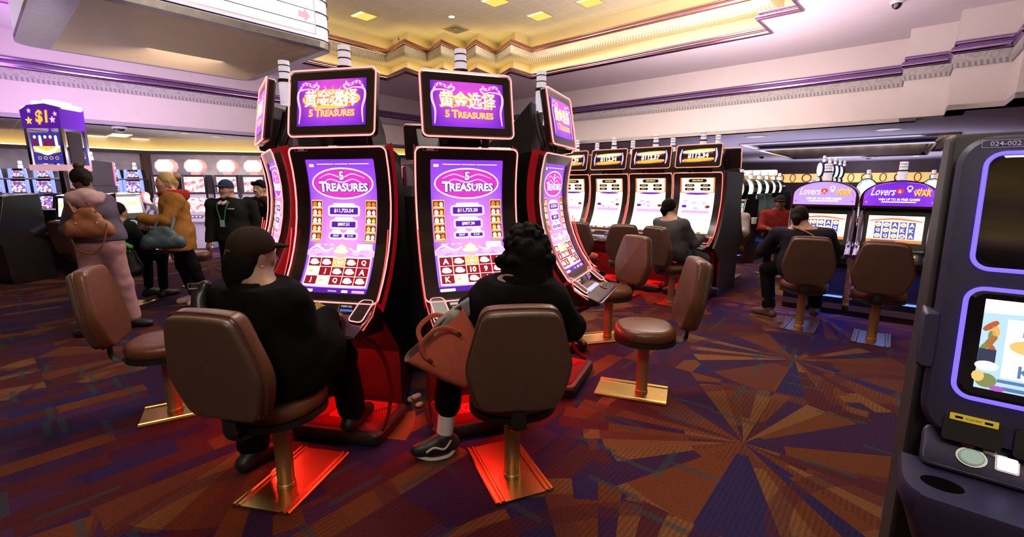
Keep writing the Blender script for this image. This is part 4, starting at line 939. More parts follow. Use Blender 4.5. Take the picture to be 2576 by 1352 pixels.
mb = MB(); pl = [(-.40, 2.55), (.38, 2.55), (.40, 2.92), (.1, 2.98), (-.25, 2.95), (-.42, 2.86)]; mb.loft([[(x, -.30, z) for x, z in pl], [(x, .30, z) for x, z in pl]]); hd = mb.build('dollar_sign', mat('violet_sign_case', (.10, .02, .30), .3, em=(.14, .02, .5), es=.6), t, flat=True)
f = lambda x, s, o: (x, -.305-o, s); mb = MB(); D = Draw(mb, f); D.text('$1', .02, 2.74, .26, 1, .004, .3, .05, .1); D.text('$1', .02, 2.74, .24, 0, .006, .28, .02, .1)
def star(cx, cy, r, mi): D.mb.add([f(cx+(r if k % 2 == 0 else r*.45)*sin(pi*k/5), cy+(r if k % 2 == 0 else r*.45)*cos(pi*k/5), .004) for k in range(10)], [tuple(range(10))], mi)
star(-.25, 2.68, .08, 0); star(-.22, 2.85, .05, 2); star(.24, 2.70, .07, 2); star(.31, 2.80, .05, 2); mb.build('lettering', [S_gold, S_or, S_pink], hd)
M_puff = glow('white_violet_glow', (.92, .72, 1.), 3.)
for i, (x, z) in enumerate(((-.34, 2.90), (-.12, 2.99), (.12, 3.01), (.33, 2.94))): mb = MB(); mb.box((x, 0, z), (.21, .5, .09)); mb.build('lit_cresting', M_puff, hd, bevel=.03)
t.scale = (.82, .82, .98); tag(t, 'tall lit tower with violet dollar sign above the left slant-fronted machines', 'sign')
# end-on bank of dark top boxes by the tower
t0 = None
for k in range(6):
    c = at_y(252-3*k, 470, 10.0+.56*k); c.z = 0
    if t0 is None:
        t0 = empty('dark_topper_slot_machine'); MB().box((0, .1, .75), (.50, .5, 1.5)).build('cabinet', M_matblk, t0, bevel=.02)
        mb = MB(); mb.loft([[(x, y, z) for x, z in ((-.25, 1.5), (.25, 1.5), (.28, 2.0), (-.28, 2.05))] for y in (-.08, .10)]); mb.build('top_box', M_matblk, t0, flat=True); MB().box((.265, -.085, 1.76), (.03, .02, .5)).build('light_bar', glow('pink_red_led', (1., .15, .3), 1.6), t0); candle(t0, Matrix.Translation((-.1, 0, 2.03)), .18, .05)
        t0.location = c; t0.rotation_euler.z = rad(75); tag(t0, 'dark top-boxed machine at the near end of the end-on bank by the tower', 'slot machine', 'end-on bank beside the dollar tower')
    else: dup(t0, c, rad(75), ['', 'second', 'third', 'fourth', 'fifth', 'farthest'][k] + ' dark top-boxed machine from the near end of the end-on bank')
# right: wheel-headed row and disc-topped row, both running away from the camera
u2 = make_upright('round', B4, B4); first = True
nth = ['nearest', 'second nearest', 'third nearest', 'fourth nearest', 'fifth nearest', 'farthest']
for k in range(6):
    c = Vector((4.32, 8.95, 0)) + AX*.72*k
    if k == 0: u2.location = c; u2.scale = (.8, .8, .96); u2.rotation_euler.z = rad(-62); tag(u2, 'nearest round-headed machine of the far row beyond the bank end panel', 'slot machine', 'round-headed machines in the far right row')
    else: dup(u2, c, rad(-62), nth[k]+' round-headed machine of the far row beyond the bank end panel')
t = empty('disc_topper_slot_machine'); MB().loft([[(x, y, z) for y, z in ((0, 0), (0, .6), (-.2, .7), (0, .85), (.08, 1.5), (.4, 1.5), (.4, 0))] for x in (-.31, .31)]).build('cabinet', M_blk, t, flat=True)
MB().box((-.33, .1, 1.25), (.03, .1, .8)).build('light_bar', glow('blue_edge', (.2, .3, 1.), 1.6), t)
for z, r_, m_ in ((1.62, .09, B4), (1.88, .16, M_lz)):
    c = [(r_*cos(a), z+r_*sin(a)*1.1) for a in [2*pi*k/24 for k in range(24)]]
    mb = MB(); mb.loft([[(x, .06, z_) for x, z_ in c], [(x, .11, z_) for x, z_ in c]]); d_ = mb.build('disc', mat('navy_disc_rim', (.03, .03, .12), .3), t); MB().add([(x*.86, .052, z+(z_-z)*.86) for x, z_ in c], [tuple(range(24))]).build('disc_face', m_, d_, flat=True)
candle(t, Matrix.Translation((0, .15, 2.05)), .14, .04); t.scale = (.8, .85, 1)
for k in range(5):
    c = Vector((7.15, 10.9, 0)) + Vector((.683, .73, 0))*.74*k
    if k == 0: t.location = c; t.rotation_euler.z = rad(-96); tag(t, 'nearest disc-topped machine in the row behind the lilac arch machine', 'slot machine', 'disc-topped machines at the far right')
    else: dup(t, c, rad(-96), nth[k if k < 4 else 5]+' disc-topped machine in the row behind the lilac arch machine')
# rear machines seen over the violet arch sign
for k, (px, y, lab) in enumerate(((2180, 9.2, 'far upright machine between the two arch signs'), (2345, 9.3, 'far upright machine above the right end of the violet arch sign'), (2262, 9.8, 'far upright machine behind the lamp of the violet arch machine'))):
    c = at_y(px, 468, y); c.z = 0; dup(u2, c, -AZ, lab, 'round-headed machines behind the arch pair')
# golden band of ring ornaments under the far low ceiling
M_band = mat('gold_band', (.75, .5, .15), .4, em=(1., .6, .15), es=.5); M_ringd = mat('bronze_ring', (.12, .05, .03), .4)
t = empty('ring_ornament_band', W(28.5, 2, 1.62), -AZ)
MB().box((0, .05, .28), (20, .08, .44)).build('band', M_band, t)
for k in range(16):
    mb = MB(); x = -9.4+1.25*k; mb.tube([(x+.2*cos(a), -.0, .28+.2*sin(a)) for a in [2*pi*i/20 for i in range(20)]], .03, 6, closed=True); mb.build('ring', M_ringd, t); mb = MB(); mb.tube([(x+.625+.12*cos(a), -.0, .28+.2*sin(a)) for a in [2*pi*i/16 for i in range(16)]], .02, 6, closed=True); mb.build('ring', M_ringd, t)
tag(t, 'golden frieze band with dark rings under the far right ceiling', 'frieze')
o = MB().box((0, 0, 0), (1.3, .3, .2)).build('long_ceiling_lamp', glow('cream_long_lamp', (1., .93, .75), 2.2), None, W(20.7, 4.5, 2.02), (0, 0, -AZ), bevel=.04); tag(o, 'long cream lamp at the far right, left of the disc-topped machines', 'ceiling light')
# ================================================================ big hanging jackpot display, upper left
zb = 3.9
t = empty('hanging_jackpot_sign', W(1.3, 8.1, zb), -AZ+pi/2-pi/2)
def SP(p, q, z): v = W(p, q, z) - W(1.3, 8.1, zb); v.rotate(Euler((0, 0, AZ))); return tuple(v)
P0, P1, Q0, Q1 = .88, 4.65, 8.1, 11.95
def rl(i, z, c=.3):
    p0, p1, q0, q1 = P0+i, P1-i, Q0+i, Q1-i; o = []
    for cx, cy, a0 in ((p1-c, q1-c, 0), (p0+c, q1-c, 1), (p0+c, q0+c, 2), (p1-c, q0+c, 3)):
        for k in range(6): a = pi/2*(a0+k/5); o.append(SP(cx+c*cos(a), cy+c*sin(a), z))
    return o
M_brush = mat('brushed_steel', (.17, .16, .15), .32, metal=1., noise=.3, scale=8); M_gsoff = mat('pale_gold_soffit', (.52, .40, .17), .42, metal=.35, noise=.1, scale=2); M_shell = mat('white_sign_shell', (.85, .8, .9), .35, em=(.8, .68, .95), es=.55, noise=.02)
mb = MB(); mb.loft([rl(0, zb), rl(0, zb+1.75)]); mb.build('case', M_shell, t, sharp=40)
P0_, P0 = P0, P0+.28; PI = rl(.16, zb-.012, .02); P0 = P0_
mb = MB(); mb.ring(rl(-.01, zb-.001), PI); mb.loft([rl(-.012, zb), rl(-.012, zb+.10)], cap=False); mb.build('lower_rim', M_brush, t, flat=True)
mb = MB(); mb.add([(x, y, z+.002) for x, y, z in PI], [tuple(range(24))]); mb.build('soffit_panel', M_gsoff, t, flat=True)
fq = lambda x, s, o: SP(P0+x, Q0-o, zb+s)
mb = MB(); D = Draw(mb, fq); D.rect(.35, .20, 3.40, 1.55, 0, .02); 
for k in range(2): D.poly([(3.12, .40+.36*k), (3.22, .40+.36*k), (3.22, .33+.36*k), (3.33, .45+.36*k), (3.22, .57+.36*k), (3.22, .50+.36*k), (3.12, .50+.36*k)], 1, .03)
D.frame(1.875, .875, 1.545, .695, .02, .02, 2, .025); mb.build('lit_panel', [glow('sign_white_panel', (1., 1., 1.), 2.2, True), glow('sign_pink_arrow', (1., .45, .62), 1.), M_chr], t)
for k in range(6):
    L = rl(-.012, zb+.12+.22*k); mb = MB(); mb.tube([Vector(v) for v in L[17:24]] , .012, 6); mb.build('corner_line', M_cband, t)
for p, q in ((1.6, 8.7), (4.1, 8.7), (4.1, 11.4), (1.6, 11.4)): mb = MB(); mb.tube([SP(p, q, zb+1.74), SP(p, q, Z3)], .03, 8); mb.build('hanger_rod', M_chr, t)
tag(t, 'big white hanging jackpot display with steel-rimmed gold underside at upper left', 'sign')
# ================================================================ stools
def leather(name, c, rough=.33): return mat(name, c, rough, noise=.18, scale=60, bump=.12)
M_lea = leather('brown_leather', (.15, .052, .026)); M_leab = leather('brown_leather_back', (.105, .054, .034), .42); M_pan = mat('seat_pan_black', (.012, .012, .012), .5)
M_brass = mat('brass_plate', (.62, .40, .14), .28, metal=1., noise=.15, scale=12); M_post = mat('bronze_post_paint', (.46, .27, .11), .40, metal=.7, noise=.1)
BACK = [(.0, .0), (.105, .0), (.155, .012), (.185, .06), (.212, .15), (.216, .20), (.206, .26), (.165, .41), (.145, .448), (.11, .462), (0, .466)]
BACK = BACK + [(-x, z) for x, z in BACK[-2:0:-1]]
BACK = [(p.x, p.y) for p in spline([(x, y, 0) for x, y in BACK], 3, True)]
def make_stool():
    t = empty('casino_stool')
    # floor plate with rolled edges, running along local y (towards the machine at +y)
    xs = [(-.155, .0), (-.155, .012), (-.148, .018), (-.138, .018), (-.132, .010), (-.128, .010), (-.122, .018), (-.112, .018), (-.104, .011), (.104, .011), (.112, .018), (.122, .018), (.128, .010), (.132, .010), (.138, .018), (.148, .018), (.155, .012), (.155, 0)]
    MB().loft([[(x, y, z) for x, z in xs] for y in (-.18, .32)]).build('base_plate', M_brass, t, sharp=25)
    MB().lathe([(.045, .012), (.045, .030), (.041, .034), (.041, .40)], 24).build('post', M_post, t)
    s = empty('seat', (0, 0, 0)); s.parent = t
    bpy.data.objects.remove(s)
    seat = [(.215*cos(a)*(1+.06*abs(sin(2*a))), .21*sin(a)*(1+.06*abs(sin(2*a)))) for a in [2*pi*k/36 for k in range(36)]]
    mb = MB(); mb.cushion(seat, .43, .530, .048, .010); s = mb.build('seat', M_lea, t)
    mb = MB(); mb.loft([[(x*.80, y*.80, .395) for x, y in seat], [(x*1.0, y*1.0, .415) for x, y in seat], [(x*1.0, y*1.0, .445) for x, y in seat]]); mb.build('seat_pan', M_pan, s)
    mb = MB()
    M = Matrix.Translation((0, -.245, .532)) @ Matrix.Rotation(rad(10), 4, 'X') @ Matrix.Diagonal((1.05, 1, 1.05, 1))
    # cushion built flat then stood up: thickness along -y .. +y
    Q = M @ Matrix(((1, 0, 0, 0), (0, 0, 1, -.045), (0, 1, 0, 0), (0, 0, 0, 1)))
    cb = MB(); cb.cushion(BACK, 0, .085, .028, .012); cb.v = [tuple(Q @ Vector(p)) for p in cb.v]; b = cb.build('backrest', M_lea, t)
    cb = MB(); sh = [(x*.97, .233+(y-.233)*.97) for x, y in BACK]; cb.cushion(sh, -.022, .018, .015, 0.); cb.v = [tuple(Q @ Vector(p)) for p in cb.v]; cb.build('back_shell', M_leab, b)
    wl = MB(); wl.tube([Q @ Vector((x*1.0, .233+(y-.233)*1.0, .018)) for x, y in BACK], .004, 5, closed=True); wl.build('welt', M_leab, b)
    mb.tube(spline([(0, -.05, .405), (0, -.18, .40), (0, -.28, .43), (0, -.292, .52), (0, -.31, .60)], 5), .022, 8, sq=(1.6, .45)); mb.build('back_bracket', M_pan, t)
    return t
def turn(t, deg):
    """swivel seat and back about the post by deg, leaving the floor plate alone"""
    for c in t.children:
        if not (c.name.startswith('base_plate') or c.name.startswith('post')): c.rotation_euler = (0, 0, rad(deg))
    return t
st0 = make_stool(); GS = 'brown leather casino stools'
def az2rz(az): return -rad(az)
def stool(x, y, az_base, az_face, lab, first=[True]):
    """az: compass bearing clockwise from straight ahead"""
    if first[0]: o = st0; first[0] = False; o.location = (x, y, 0); o.rotation_euler.z = az2rz(az_base); tag(o, lab, 'stool', GS)
    else: o = dup(st0, (x, y, 0), az2rz(az_base), lab)
    return turn(o, az_base-az_face)
stool(-1.14, 2.07, 12, 13, 'brown leather stool carrying the person in dark cap, large back turned to the viewer')
stool(0.0, 2.15, -22, -6, 'brown leather stool carrying the curly-haired person, back square to the viewer')
stool(-2.27, 2.85, 59, 66, 'empty brown stool at the left, seen side-on with lit seat')
stool(.95, 3.13, -69, -82, 'empty brown stool right of the curly-haired person, seen side-on leaning back')
stool(.96, 4.38, -106, -118, 'empty brown stool with purple-lit seat behind the side-on right stool')
for k, lab in enumerate(('brown stool under the man in grey sweater at the red-lit bank', 'empty brown stool facing the 112.37 machine', 'empty brown stool facing the second sign from the left', 'empty brown stool at the left end of the red-lit bank')):
    p = Vector((BKX, BKY, 0)) + BX*BSP*k - AX*.72
    stool(p.x, p.y, 40, (62, 20, 25, 55)[k] if k else 62, lab)
stool(3.08, 4.70, 40, 30, 'brown stool under the man in dark jacket at the lilac arch machine')
stool(3.53, 4.28, 40, 38, 'empty brown stool in front of the violet arch machine')
stool(-6.4, 6.85, 0, 20, 'empty orange-brown stool beside the pink-hooded person at the left aisle')
stool(-4.75, 6.75, 120, 70, 'brown stool behind the blonde person, dark back edge-on')
stool(-4.95, 8.2, 0, -20, 'brown stool in front of the white-sign machines, behind the blonde person')
stool(-4.45, 8.5, 0, 30, 'brown stool farther back beside the one behind the blonde person')
stool(-2.55, 4.35, 100, 150, 'red-brown stool whose back shows above the dark cap')
stool(3.6, 7.48, 40, 222, 'brown stool under the white-haired person at the far right')
stool(-7.45, 9.45, 60, 240, 'brown stool under the bald person in black leather jacket')
stool(-4.86, 5.55, 0, 15, 'brown stool under the person in dark green jacket behind the pink-hooded person')
stool(4.42, 7.55, 0, 205, 'brown stool with low back beside the person in red shirt')
# ================================================================ people: smooth blended bodies turned into one surface each
V3 = lambda *a: np.array(a, dtype=np.float32)
def nrm(v): v = np.asarray(v, dtype=np.float32); return v/(np.linalg.norm(v)+1e-9)
def field(prims, h, cuts=(), wr=0., seed=0.):
    """blend capsules ('c', a, b, ra, rb, k) and ellipsoids ('e', c, (axes), (radii), k) into a distance field"""
    lo = np.array([1e9]*3); hi = -lo
    for p in prims:
        if p[0] == 'c': r = max(p[3], p[4])+.01; lo = np.minimum(lo, np.minimum(p[1], p[2])-r); hi = np.maximum(hi, np.maximum(p[1], p[2])+r)
        else: r = max(p[3])+.01; lo = np.minimum(lo, np.asarray(p[1])-r); hi = np.maximum(hi, np.asarray(p[1])+r)
    lo -= 3*h; hi += 3*h; n = np.ceil((hi-lo)/h).astype(int)+1
    F = np.full(n, .08, dtype=np.float32); ax = [lo[i]+h*np.arange(n[i]) for i in range(3)]
    for p in prims:
        k = p[-1] if p[0] == 'e' else p[5]; pad = k+.03
        if p[0] == 'c': r = max(p[3], p[4]); l_ = np.minimum(p[1], p[2])-r-pad; h_ = np.maximum(p[1], p[2])+r+pad
        else: r = max(p[3]); l_ = np.asarray(p[1])-r-pad; h_ = np.asarray(p[1])+r+pad
        a = np.clip(((l_-lo)/h).astype(int), 0, n-1); b = np.clip(((h_-lo)/h).astype(int)+2, 1, n)
        X = ax[0][a[0]:b[0], None, None]; Y = ax[1][None, a[1]:b[1], None]; Z = ax[2][None, None, a[2]:b[2]]
        if p[0] == 'c':
            A, B = np.asarray(p[1], float), np.asarray(p[2], float); d = B-A; L = d.dot(d)+1e-12
            t = np.clip(((X-A[0])*d[0]+(Y-A[1])*d[1]+(Z-A[2])*d[2])/L, 0, 1)
            D = np.sqrt((X-A[0]-t*d[0])**2+(Y-A[1]-t*d[1])**2+(Z-A[2]-t*d[2])**2) - (p[3]+(p[4]-p[3])*t)
        else:
            C = np.asarray(p[1], float); k0 = 0; k1 = 0
            for e, rr in zip(p[2], p[3]):
                q = (X-C[0])*e[0]+(Y-C[1])*e[1]+(Z-C[2])*e[2]; k0 = k0+(q/rr)**2; k1 = k1+(q/rr/rr)**2
            k0 = np.sqrt(k0)+1e-6; D = k0*(k0-1)/(np.sqrt(k1)+1e-6)
        S = F[a[0]:b[0], a[1]:b[1], a[2]:b[2]]
        g = np.clip(.5+.5*(S-D)/k, 0, 1); S[...] = S+(D-S)*g - k*g*(1-g)
    if wr:
        X = ax[0][:, None, None]; Y = ax[1][None, :, None]; Z = ax[2][None, None, :]
        F += wr*(np.sin(23*X+9*Z+seed)*np.sin(19*Y-11*Z+2*seed)+.6*np.sin(47*Z+13*X-7*Y+seed)*np.sin(31*X+17*Y))
    for c, nn in cuts:
        X = ax[0][:, None, None]; Y = ax[1][None, :, None]; Z = ax[2][None, None, :]
        F = np.maximum(F, (X-c[0])*nn[0]+(Y-c[1])*nn[1]+(Z-c[2])*nn[2])
    F[0] = F[-1] = .08; F[:, 0] = F[:, -1] = .08; F[:, :, 0] = F[:, :, -1] = .08
    return F, lo
def nets(F, lo, h):
    """surface nets"""
    ins = F < 0; c = [F[i:F.shape[0]-1+i, j:F.shape[1]-1+j, k:F.shape[2]-1+k] for i in (0, 1) for j in (0, 1) for k in (0, 1)]
    cnt = sum((x < 0).astype(np.int8) for x in c); act = (cnt > 0) & (cnt < 8); idx = np.full(act.shape, -1, np.int64); m = int(act.sum()); idx[act] = np.arange(m)
    ijk = np.argwhere(act); cv = np.stack([x[act] for x in c], 1); off = np.array([(i, j, k) for i in (0, 1) for j in (0, 1) for k in (0, 1)], float)
    acc = np.zeros((m, 3)); nn = np.zeros(m)
    for a in range(8):
        for b in range(a+1, 8):
            if np.abs(off[a]-off[b]).sum() != 1: continue
            va, vb = cv[:, a], cv[:, b]; x = (va < 0) != (vb < 0); t = np.where(x, va/(va-vb+1e-12), 0)
            acc += np.where(x[:, None], off[a]+t[:, None]*(off[b]-off[a]), 0); nn += x
    V = lo + h*(ijk + acc/nn[:, None]); Q = []
    for d in range(3):
        e1, e2 = [(1, 2), (2, 0), (0, 1)][d]
        sl0 = [slice(None)]*3; sl1 = [slice(None)]*3; sl0[d] = slice(0, -1); sl1[d] = slice(1, None)
        A, B = ins[tuple(sl0)], ins[tuple(sl1)]; E = np.argwhere(A != B)
        if not len(E): continue
        E = E[(E[:, e1] > 0) & (E[:, e2] > 0) & (E[:, e1] < F.shape[e1]-1) & (E[:, e2] < F.shape[e2]-1)]
        g = lambda s1, s2: idx[tuple((E + np.array([(-s1 if q == e1 else -s2 if q == e2 else 0) for q in range(3)])).T)]
        q = np.stack([g(1, 1), g(0, 1), g(0, 0), g(1, 0)], 1); fl = ~A[tuple(E.T)]
        q[fl] = q[fl][:, ::-1]; Q.append(q)
    return V, np.concatenate(Q)
def blob(name, prims, h, m, parent, base, cuts=(), wr=0., seed=0., smooth=1):
    F, lo = field(prims, h, cuts, wr, seed); V, Q = nets(F, lo, h)
    me = bpy.data.meshes.new(name); me.from_pydata((V-np.asarray(base)).tolist(), [], Q.tolist())
    me.materials.append(m); me.polygons.foreach_set('use_smooth', [True]*len(Q)); me.update()
    o = bpy.data.objects.new(name, me); COL.objects.link(o); o.parent = parent
    return o
def frame(f, u=(0, 0, 1)):
    f = nrm(f); r = nrm(np.cross(f, u)); u = np.cross(r, f); return f, r, u
def fdir(az, pitch=0.): a, p = rad(az), rad(pitch); return V3(sin(a)*cos(p), cos(a)*cos(p), sin(p))
def head_prims(c, f, r, u, neck, s=1., o=0.):
    P = lambda a, b, d: c + s*(a*r+b*f+d*u)
    E = lambda p, x, y, z, k: ('e', p, (r, f, u), (s*x+o, s*y+o, s*z+o), k)
    return [E(P(0, -.012, .022), .073, .092, .095, .02), E(P(0, .022, -.04), .055, .062, .078, .04), E(P(0, .062, -.098), .024, .022, .02, .03),
            ('c', P(-.035, .066, .028), P(.035, .066, .028), .013*s, .013*s, .02), ('c', P(0, .083, .012), P(0, .104, -.022), .009*s, .014*s, .014),
            E(P(.014, .09, -.026), .009, .01, .008, .008), E(P(-.014, .09, -.026), .009, .01, .008, .008),
            ('c', P(-.018, .074, -.060), P(.018, .074, -.060), .009*s, .009*s, .012), ('c', P(-.042, .06, -.02), P(-.03, .07, -.035), .018*s, .016*s, .02), ('c', P(.042, .06, -.02), P(.03, .07, -.035), .018*s, .016*s, .02),
            E(P(.075, -.008, -.012), .009, .02, .032, .008), E(P(-.075, -.008, -.012), .009, .02, .032, .008),
            ('c', P(0, -.03, -.05), np.asarray(neck, dtype=np.float32), .054*s, .062*s, .03)]
def hand_prims(w, d, n, s, curl=25., sc=1.):
    d = nrm(d); n = nrm(np.asarray(n)-np.dot(n, d)*d); l = np.cross(n, d)*s; out = []
    for t in (-.026, -.009, .009, .026): out.append(('c', w+l*t*.6*sc, w+d*.085*sc+l*t*sc*1.15, .017*sc, .013*sc, .012))
    for t, L in zip((-.034, -.0115, .0115, .033), (.07, .078, .073, .056)):
        a = w+d*.088*sc+l*t*sc; c1, c2 = rad(curl), rad(curl*2.1)
        b = a+(d*cos(c1)+n*sin(c1)+l*t*1.2)*L*.55*sc; e = b+(d*cos(c2)+n*sin(c2)+l*t)*L*.5*sc
        out += [('c', a, b, .0095*sc, .0088*sc, .004), ('c', b, e, .0088*sc, .0072*sc, .004)]
    a = w+d*.022*sc-l*.026*sc; b = a+nrm(d*.6-l*.75+n*.25)*.042*sc; e = b+nrm(d*.95-l*.25+n*.25)*.034*sc
    return out+[('c', a, b, .014*sc, .011*sc, .008), ('c', b, e, .011*sc, .0085*sc, .004)]
SKIN = {k: mat('skin_'+k, c, .5, noise=.08, scale=40) for k, c in dict(light=(.55, .30, .22), ruddy=(.52, .26, .19), dark=(.16, .075, .045), tan=(.40, .22, .14)).items()}
def cloth(n, c, rough=.92): return mat('cloth_'+n, c, rough, noise=.25, scale=22, bump=.2, spec=.12)
M_eyew = mat('eye_white', (.7, .68, .65), .3, noise=0); M_iris = mat('eye_dark', (.03, .02, .015), .2, noise=0); M_lip = mat('lip', (.35, .12, .11), .5)
def person(lab, base, J, az, haz, hp=0., skin='light', top=None, bottom=None, shoe=None, h=.012, bulk=.02, leg=.0, hem=None, group=None, sc=1., hands=True, curl=30, headup=None, wr=.004, palm=None, yaw=0, tcut=.12):
    """J: world joints. builds the body, top garment, trousers and shoes; returns (root, head frame)"""
    t = empty('person', base); tag(t, lab, 'person', group); J = {k: V3(*v) for k, v in J.items()}
    if yaw:
        y_ = rad(yaw); J = {k: V3(base[0]+(v[0]-base[0])*cos(y_)+(v[1]-base[1])*sin(y_), base[1]-(v[0]-base[0])*sin(y_)+(v[1]-base[1])*cos(y_), v[2]) for k, v in J.items()}; az += yaw; haz += yaw
    B = V3(*base); f, r, u = frame(fdir(haz, hp), headup or (0, 0, 1)); bf = fdir(az); br = nrm(np.cross(bf, (0, 0, 1)))
    hc = J['head']; body = head_prims(hc, f, r, u, J['neck'], sc)
    C = lambda a, b, ra, rb, k=.05: ('c', a, b, ra, rb, k)
    ch, pe, nk = J['chest'], J['pelvis'], J['neck']
    def torso(o):
        mid = (ch+pe)/2
        return [C(ch-br*.09*sc, ch+br*.09*sc, .105*sc+o, .105*sc+o, .08), C(ch+(nk-ch)*.55-br*.05, ch+(nk-ch)*.55+br*.05, .075*sc+o, .075*sc+o, .07), C(mid-br*.06*sc, mid+br*.06*sc, .108*sc+o, .108*sc+o, .08), C(pe-br*.075*sc, pe+br*.075*sc, .112*sc+o, .112*sc+o, .08), C(ch, nk, .08*sc+o, .055*sc+o, .06)]
    def arm(s, o, cut=0.):
        S, E, Wr = J['S'+s], J['E'+s], J['W'+s]; e = Wr if not cut else Wr-(Wr-E)*cut
        return [C(ch+(nk-ch)*.35, S, .062*sc+o, .060*sc+o, .05), C(S, E, .055*sc+o, .044*sc+o, .03), C(E, e, .042*sc+o, .029*sc+o*.9, .03)]
    def legp(s, o, cut=0., flare=0.):
        H_, K, A_ = J['H'+s], J['K'+s], J['A'+s]; e = A_-(A_-K)*cut
        return [C(pe, H_, .10*sc+o, .09*sc+o, .06), C(H_, K, .082*sc+o, .056*sc+o, .04), C(K, e, .054*sc+o, .038*sc+o+flare, .03)]
    def foot(s, o):
        A_ = J['A'+s]; T = J.get('T'+s, A_+bf*.16); T = V3(T[0], T[1], A_[2]-.045); hl = V3(A_[0], A_[1], A_[2]-.04)-nrm(T-V3(A_[0], A_[1], T[2]))*.045
        return [C(hl, T, .036+o, .034+o, .03), C(A_, hl, .036+o, .036+o, .02), C(A_, A_*.4+T*.6, .036+o, .03+o, .03), C(T, T+nrm(T-hl)*.03, .036+o, .030+o, .02)]
    for s in 'LR':
        body += arm(s, 0)+legp(s, 0)+foot(s, -.006)
        if hands:
            d = nrm(J['W'+s]-J['E'+s]); tgt = J.get('F'+s); d = nrm(tgt-J['W'+s]) if tgt is not None else d
            body += hand_prims(J['W'+s]-d*.01, d, (palm or {}).get(s, (0, 0, -1)), 1 if s == 'R' else -1, curl, sc)
    body += torso(0)
    blob('body', body, h, SKIN[skin], t, B)
    jk = torso(bulk)+arm('L', bulk*.75, .06)+arm('R', bulk*.75, .06)
    cuts = [(nk+V3(0, 0, .005), nrm(u*.9-f*.25))]
    if hem and hem < .6:
        for s in 'LR': jk.append(C(J['H'+s], J['H'+s]*.6+J['K'+s]*.4, .10+bulk, .066+bulk*.5, .07))
        for q in (-1, 1): jk.append(C(pe-bf*.06+br*.12*q, pe+bf*.12+br*.15*q, .085+bulk, .085+bulk, .07))
    if hem:
        dn = V3(0, 0, hem); 
        for q in (-1, 1): jk.append(C(pe+br*.06*q, V3(pe[0], pe[1], hem+.05)+br*.075*q, .115+bulk, .125+bulk, .08))
        cuts.append((dn, V3(0, 0, -1)))
    top_o = blob('top', jk, h, top, t, B, cuts, wr, az) if top else None
    pt = [C(pe-br*.07*sc, pe+br*.07*sc, .116*sc, .116*sc, .06)]+legp('L', .012+leg, tcut, leg*.8)+legp('R', .012+leg, tcut, leg*.8)
    blob('trousers', pt, h, bottom, t, B, [(pe+V3(0, 0, .11), V3(0, 0, 1))], wr*.8, az+1)
    for s in 'LR': blob('shoe', foot(s, .006), min(h, .01), shoe, t, B, [(V3(0, 0, J['A'+s][2]+.035), V3(0, 0, 1)), (V3(0, 0, J['A'+s][2]-.085), V3(0, 0, -1))])
    P = lambda a, b, c: hc + sc*(a*r+b*f+c*u)
    for q in (-1, 1):
        mb = MB(); e = P(.031*q, .073, .010)-B; mb.ball(e, .0125*sc, 0); mb.ball(e+f*.008, .0065*sc, 1); mb.build('eye', [M_eyew, M_iris], t)
    mb = MB(); mb.tube([P(-.022, .083, -.060)-B, P(0, .090, -.058)-B, P(.022, .083, -.060)-B], [.004, .007, .004], 6); mb.build('mouth', M_lip, t)
    return t, (hc, f, r, u, B, sc), top_o
def on_head(t, hf, name, parts, m, h=.008, cuts=(), wr=0.):
    """parts in head axes: ('e', x, y, z, rx, ry, rz) or ('c', p, q, ra, rb)"""
    hc, f, r, u, B, s = hf; P = lambda a: hc + s*(a[0]*r+a[1]*f+a[2]*u); out = []
    for p in parts:
        if p[0] == 'e': out.append(('e', P(p[1:4]), (r, f, u), tuple(s*x for x in p[4:7]), p[7] if len(p) > 7 else .02))
        else: out.append(('c', P(p[1]), P(p[2]), s*p[3], s*p[4], .015))
    return blob(name, out, h, m, t, B, [(P(c), a*r*1.+b*f+d*u) for c, (a, b, d) in cuts], wr)
M_hblk = mat('hair_black', (.005, .0045, .0045), .75, noise=.5, scale=90, bump=.4, spec=.12); M_hbl = mat('hair_blonde', (.42, .27, .10), .5, noise=.35, scale=90, bump=.3); M_hgr = mat('hair_grey', (.35, .33, .31), .6, noise=.3, scale=90); M_hdk = mat('hair_dark_brown', (.016, .010, .007), .7, noise=.4, scale=90, bump=.3, spec=.15)
SHORT = [('e', 0, -.018, .032, .082, .098, .098), ('c', (0, -.09, -.01), (0, -.08, -.055), .05, .035), ('c', (.07, -.02, .02), (.072, -.015, -.01), .02, .012), ('c', (-.07, -.02, .02), (-.072, -.015, -.01), .02, .012)]
SCUT = [((0, .062, .03), (0, .75, -.66))]
CAPP = lambda bz=.012: ([('e', 0, -.010, .040, .088, .106, .098)], [((0, 0, bz), (0, .16, -1))])
def cap_on(t, hf, m, bill=(.075, .05)):
    a, c = CAPP(); o = on_head(t, hf, 'cap', a, m, .007, c)
    on_head(t, hf, 'cap_peak', [('e', 0, .105, .042, .070, bill[0]*.85, .010, .01), ('e', 0, .085, .047, .076, .05, .012, .01)], m, .006, [((0, .06, 0), (0, -1, 0))])
    return o
black = cloth('black_coat', (.005, .0045, .005)); black2 = cloth('black_trousers', (.004, .004, .0045)); navyblk = cloth('blue_black_jacket', (.018, .016, .026)); M_shoe = mat('black_shoe', (.012, .012, .014), .45); M_wshoe = mat('white_shoe', (.6, .55, .55), .5)
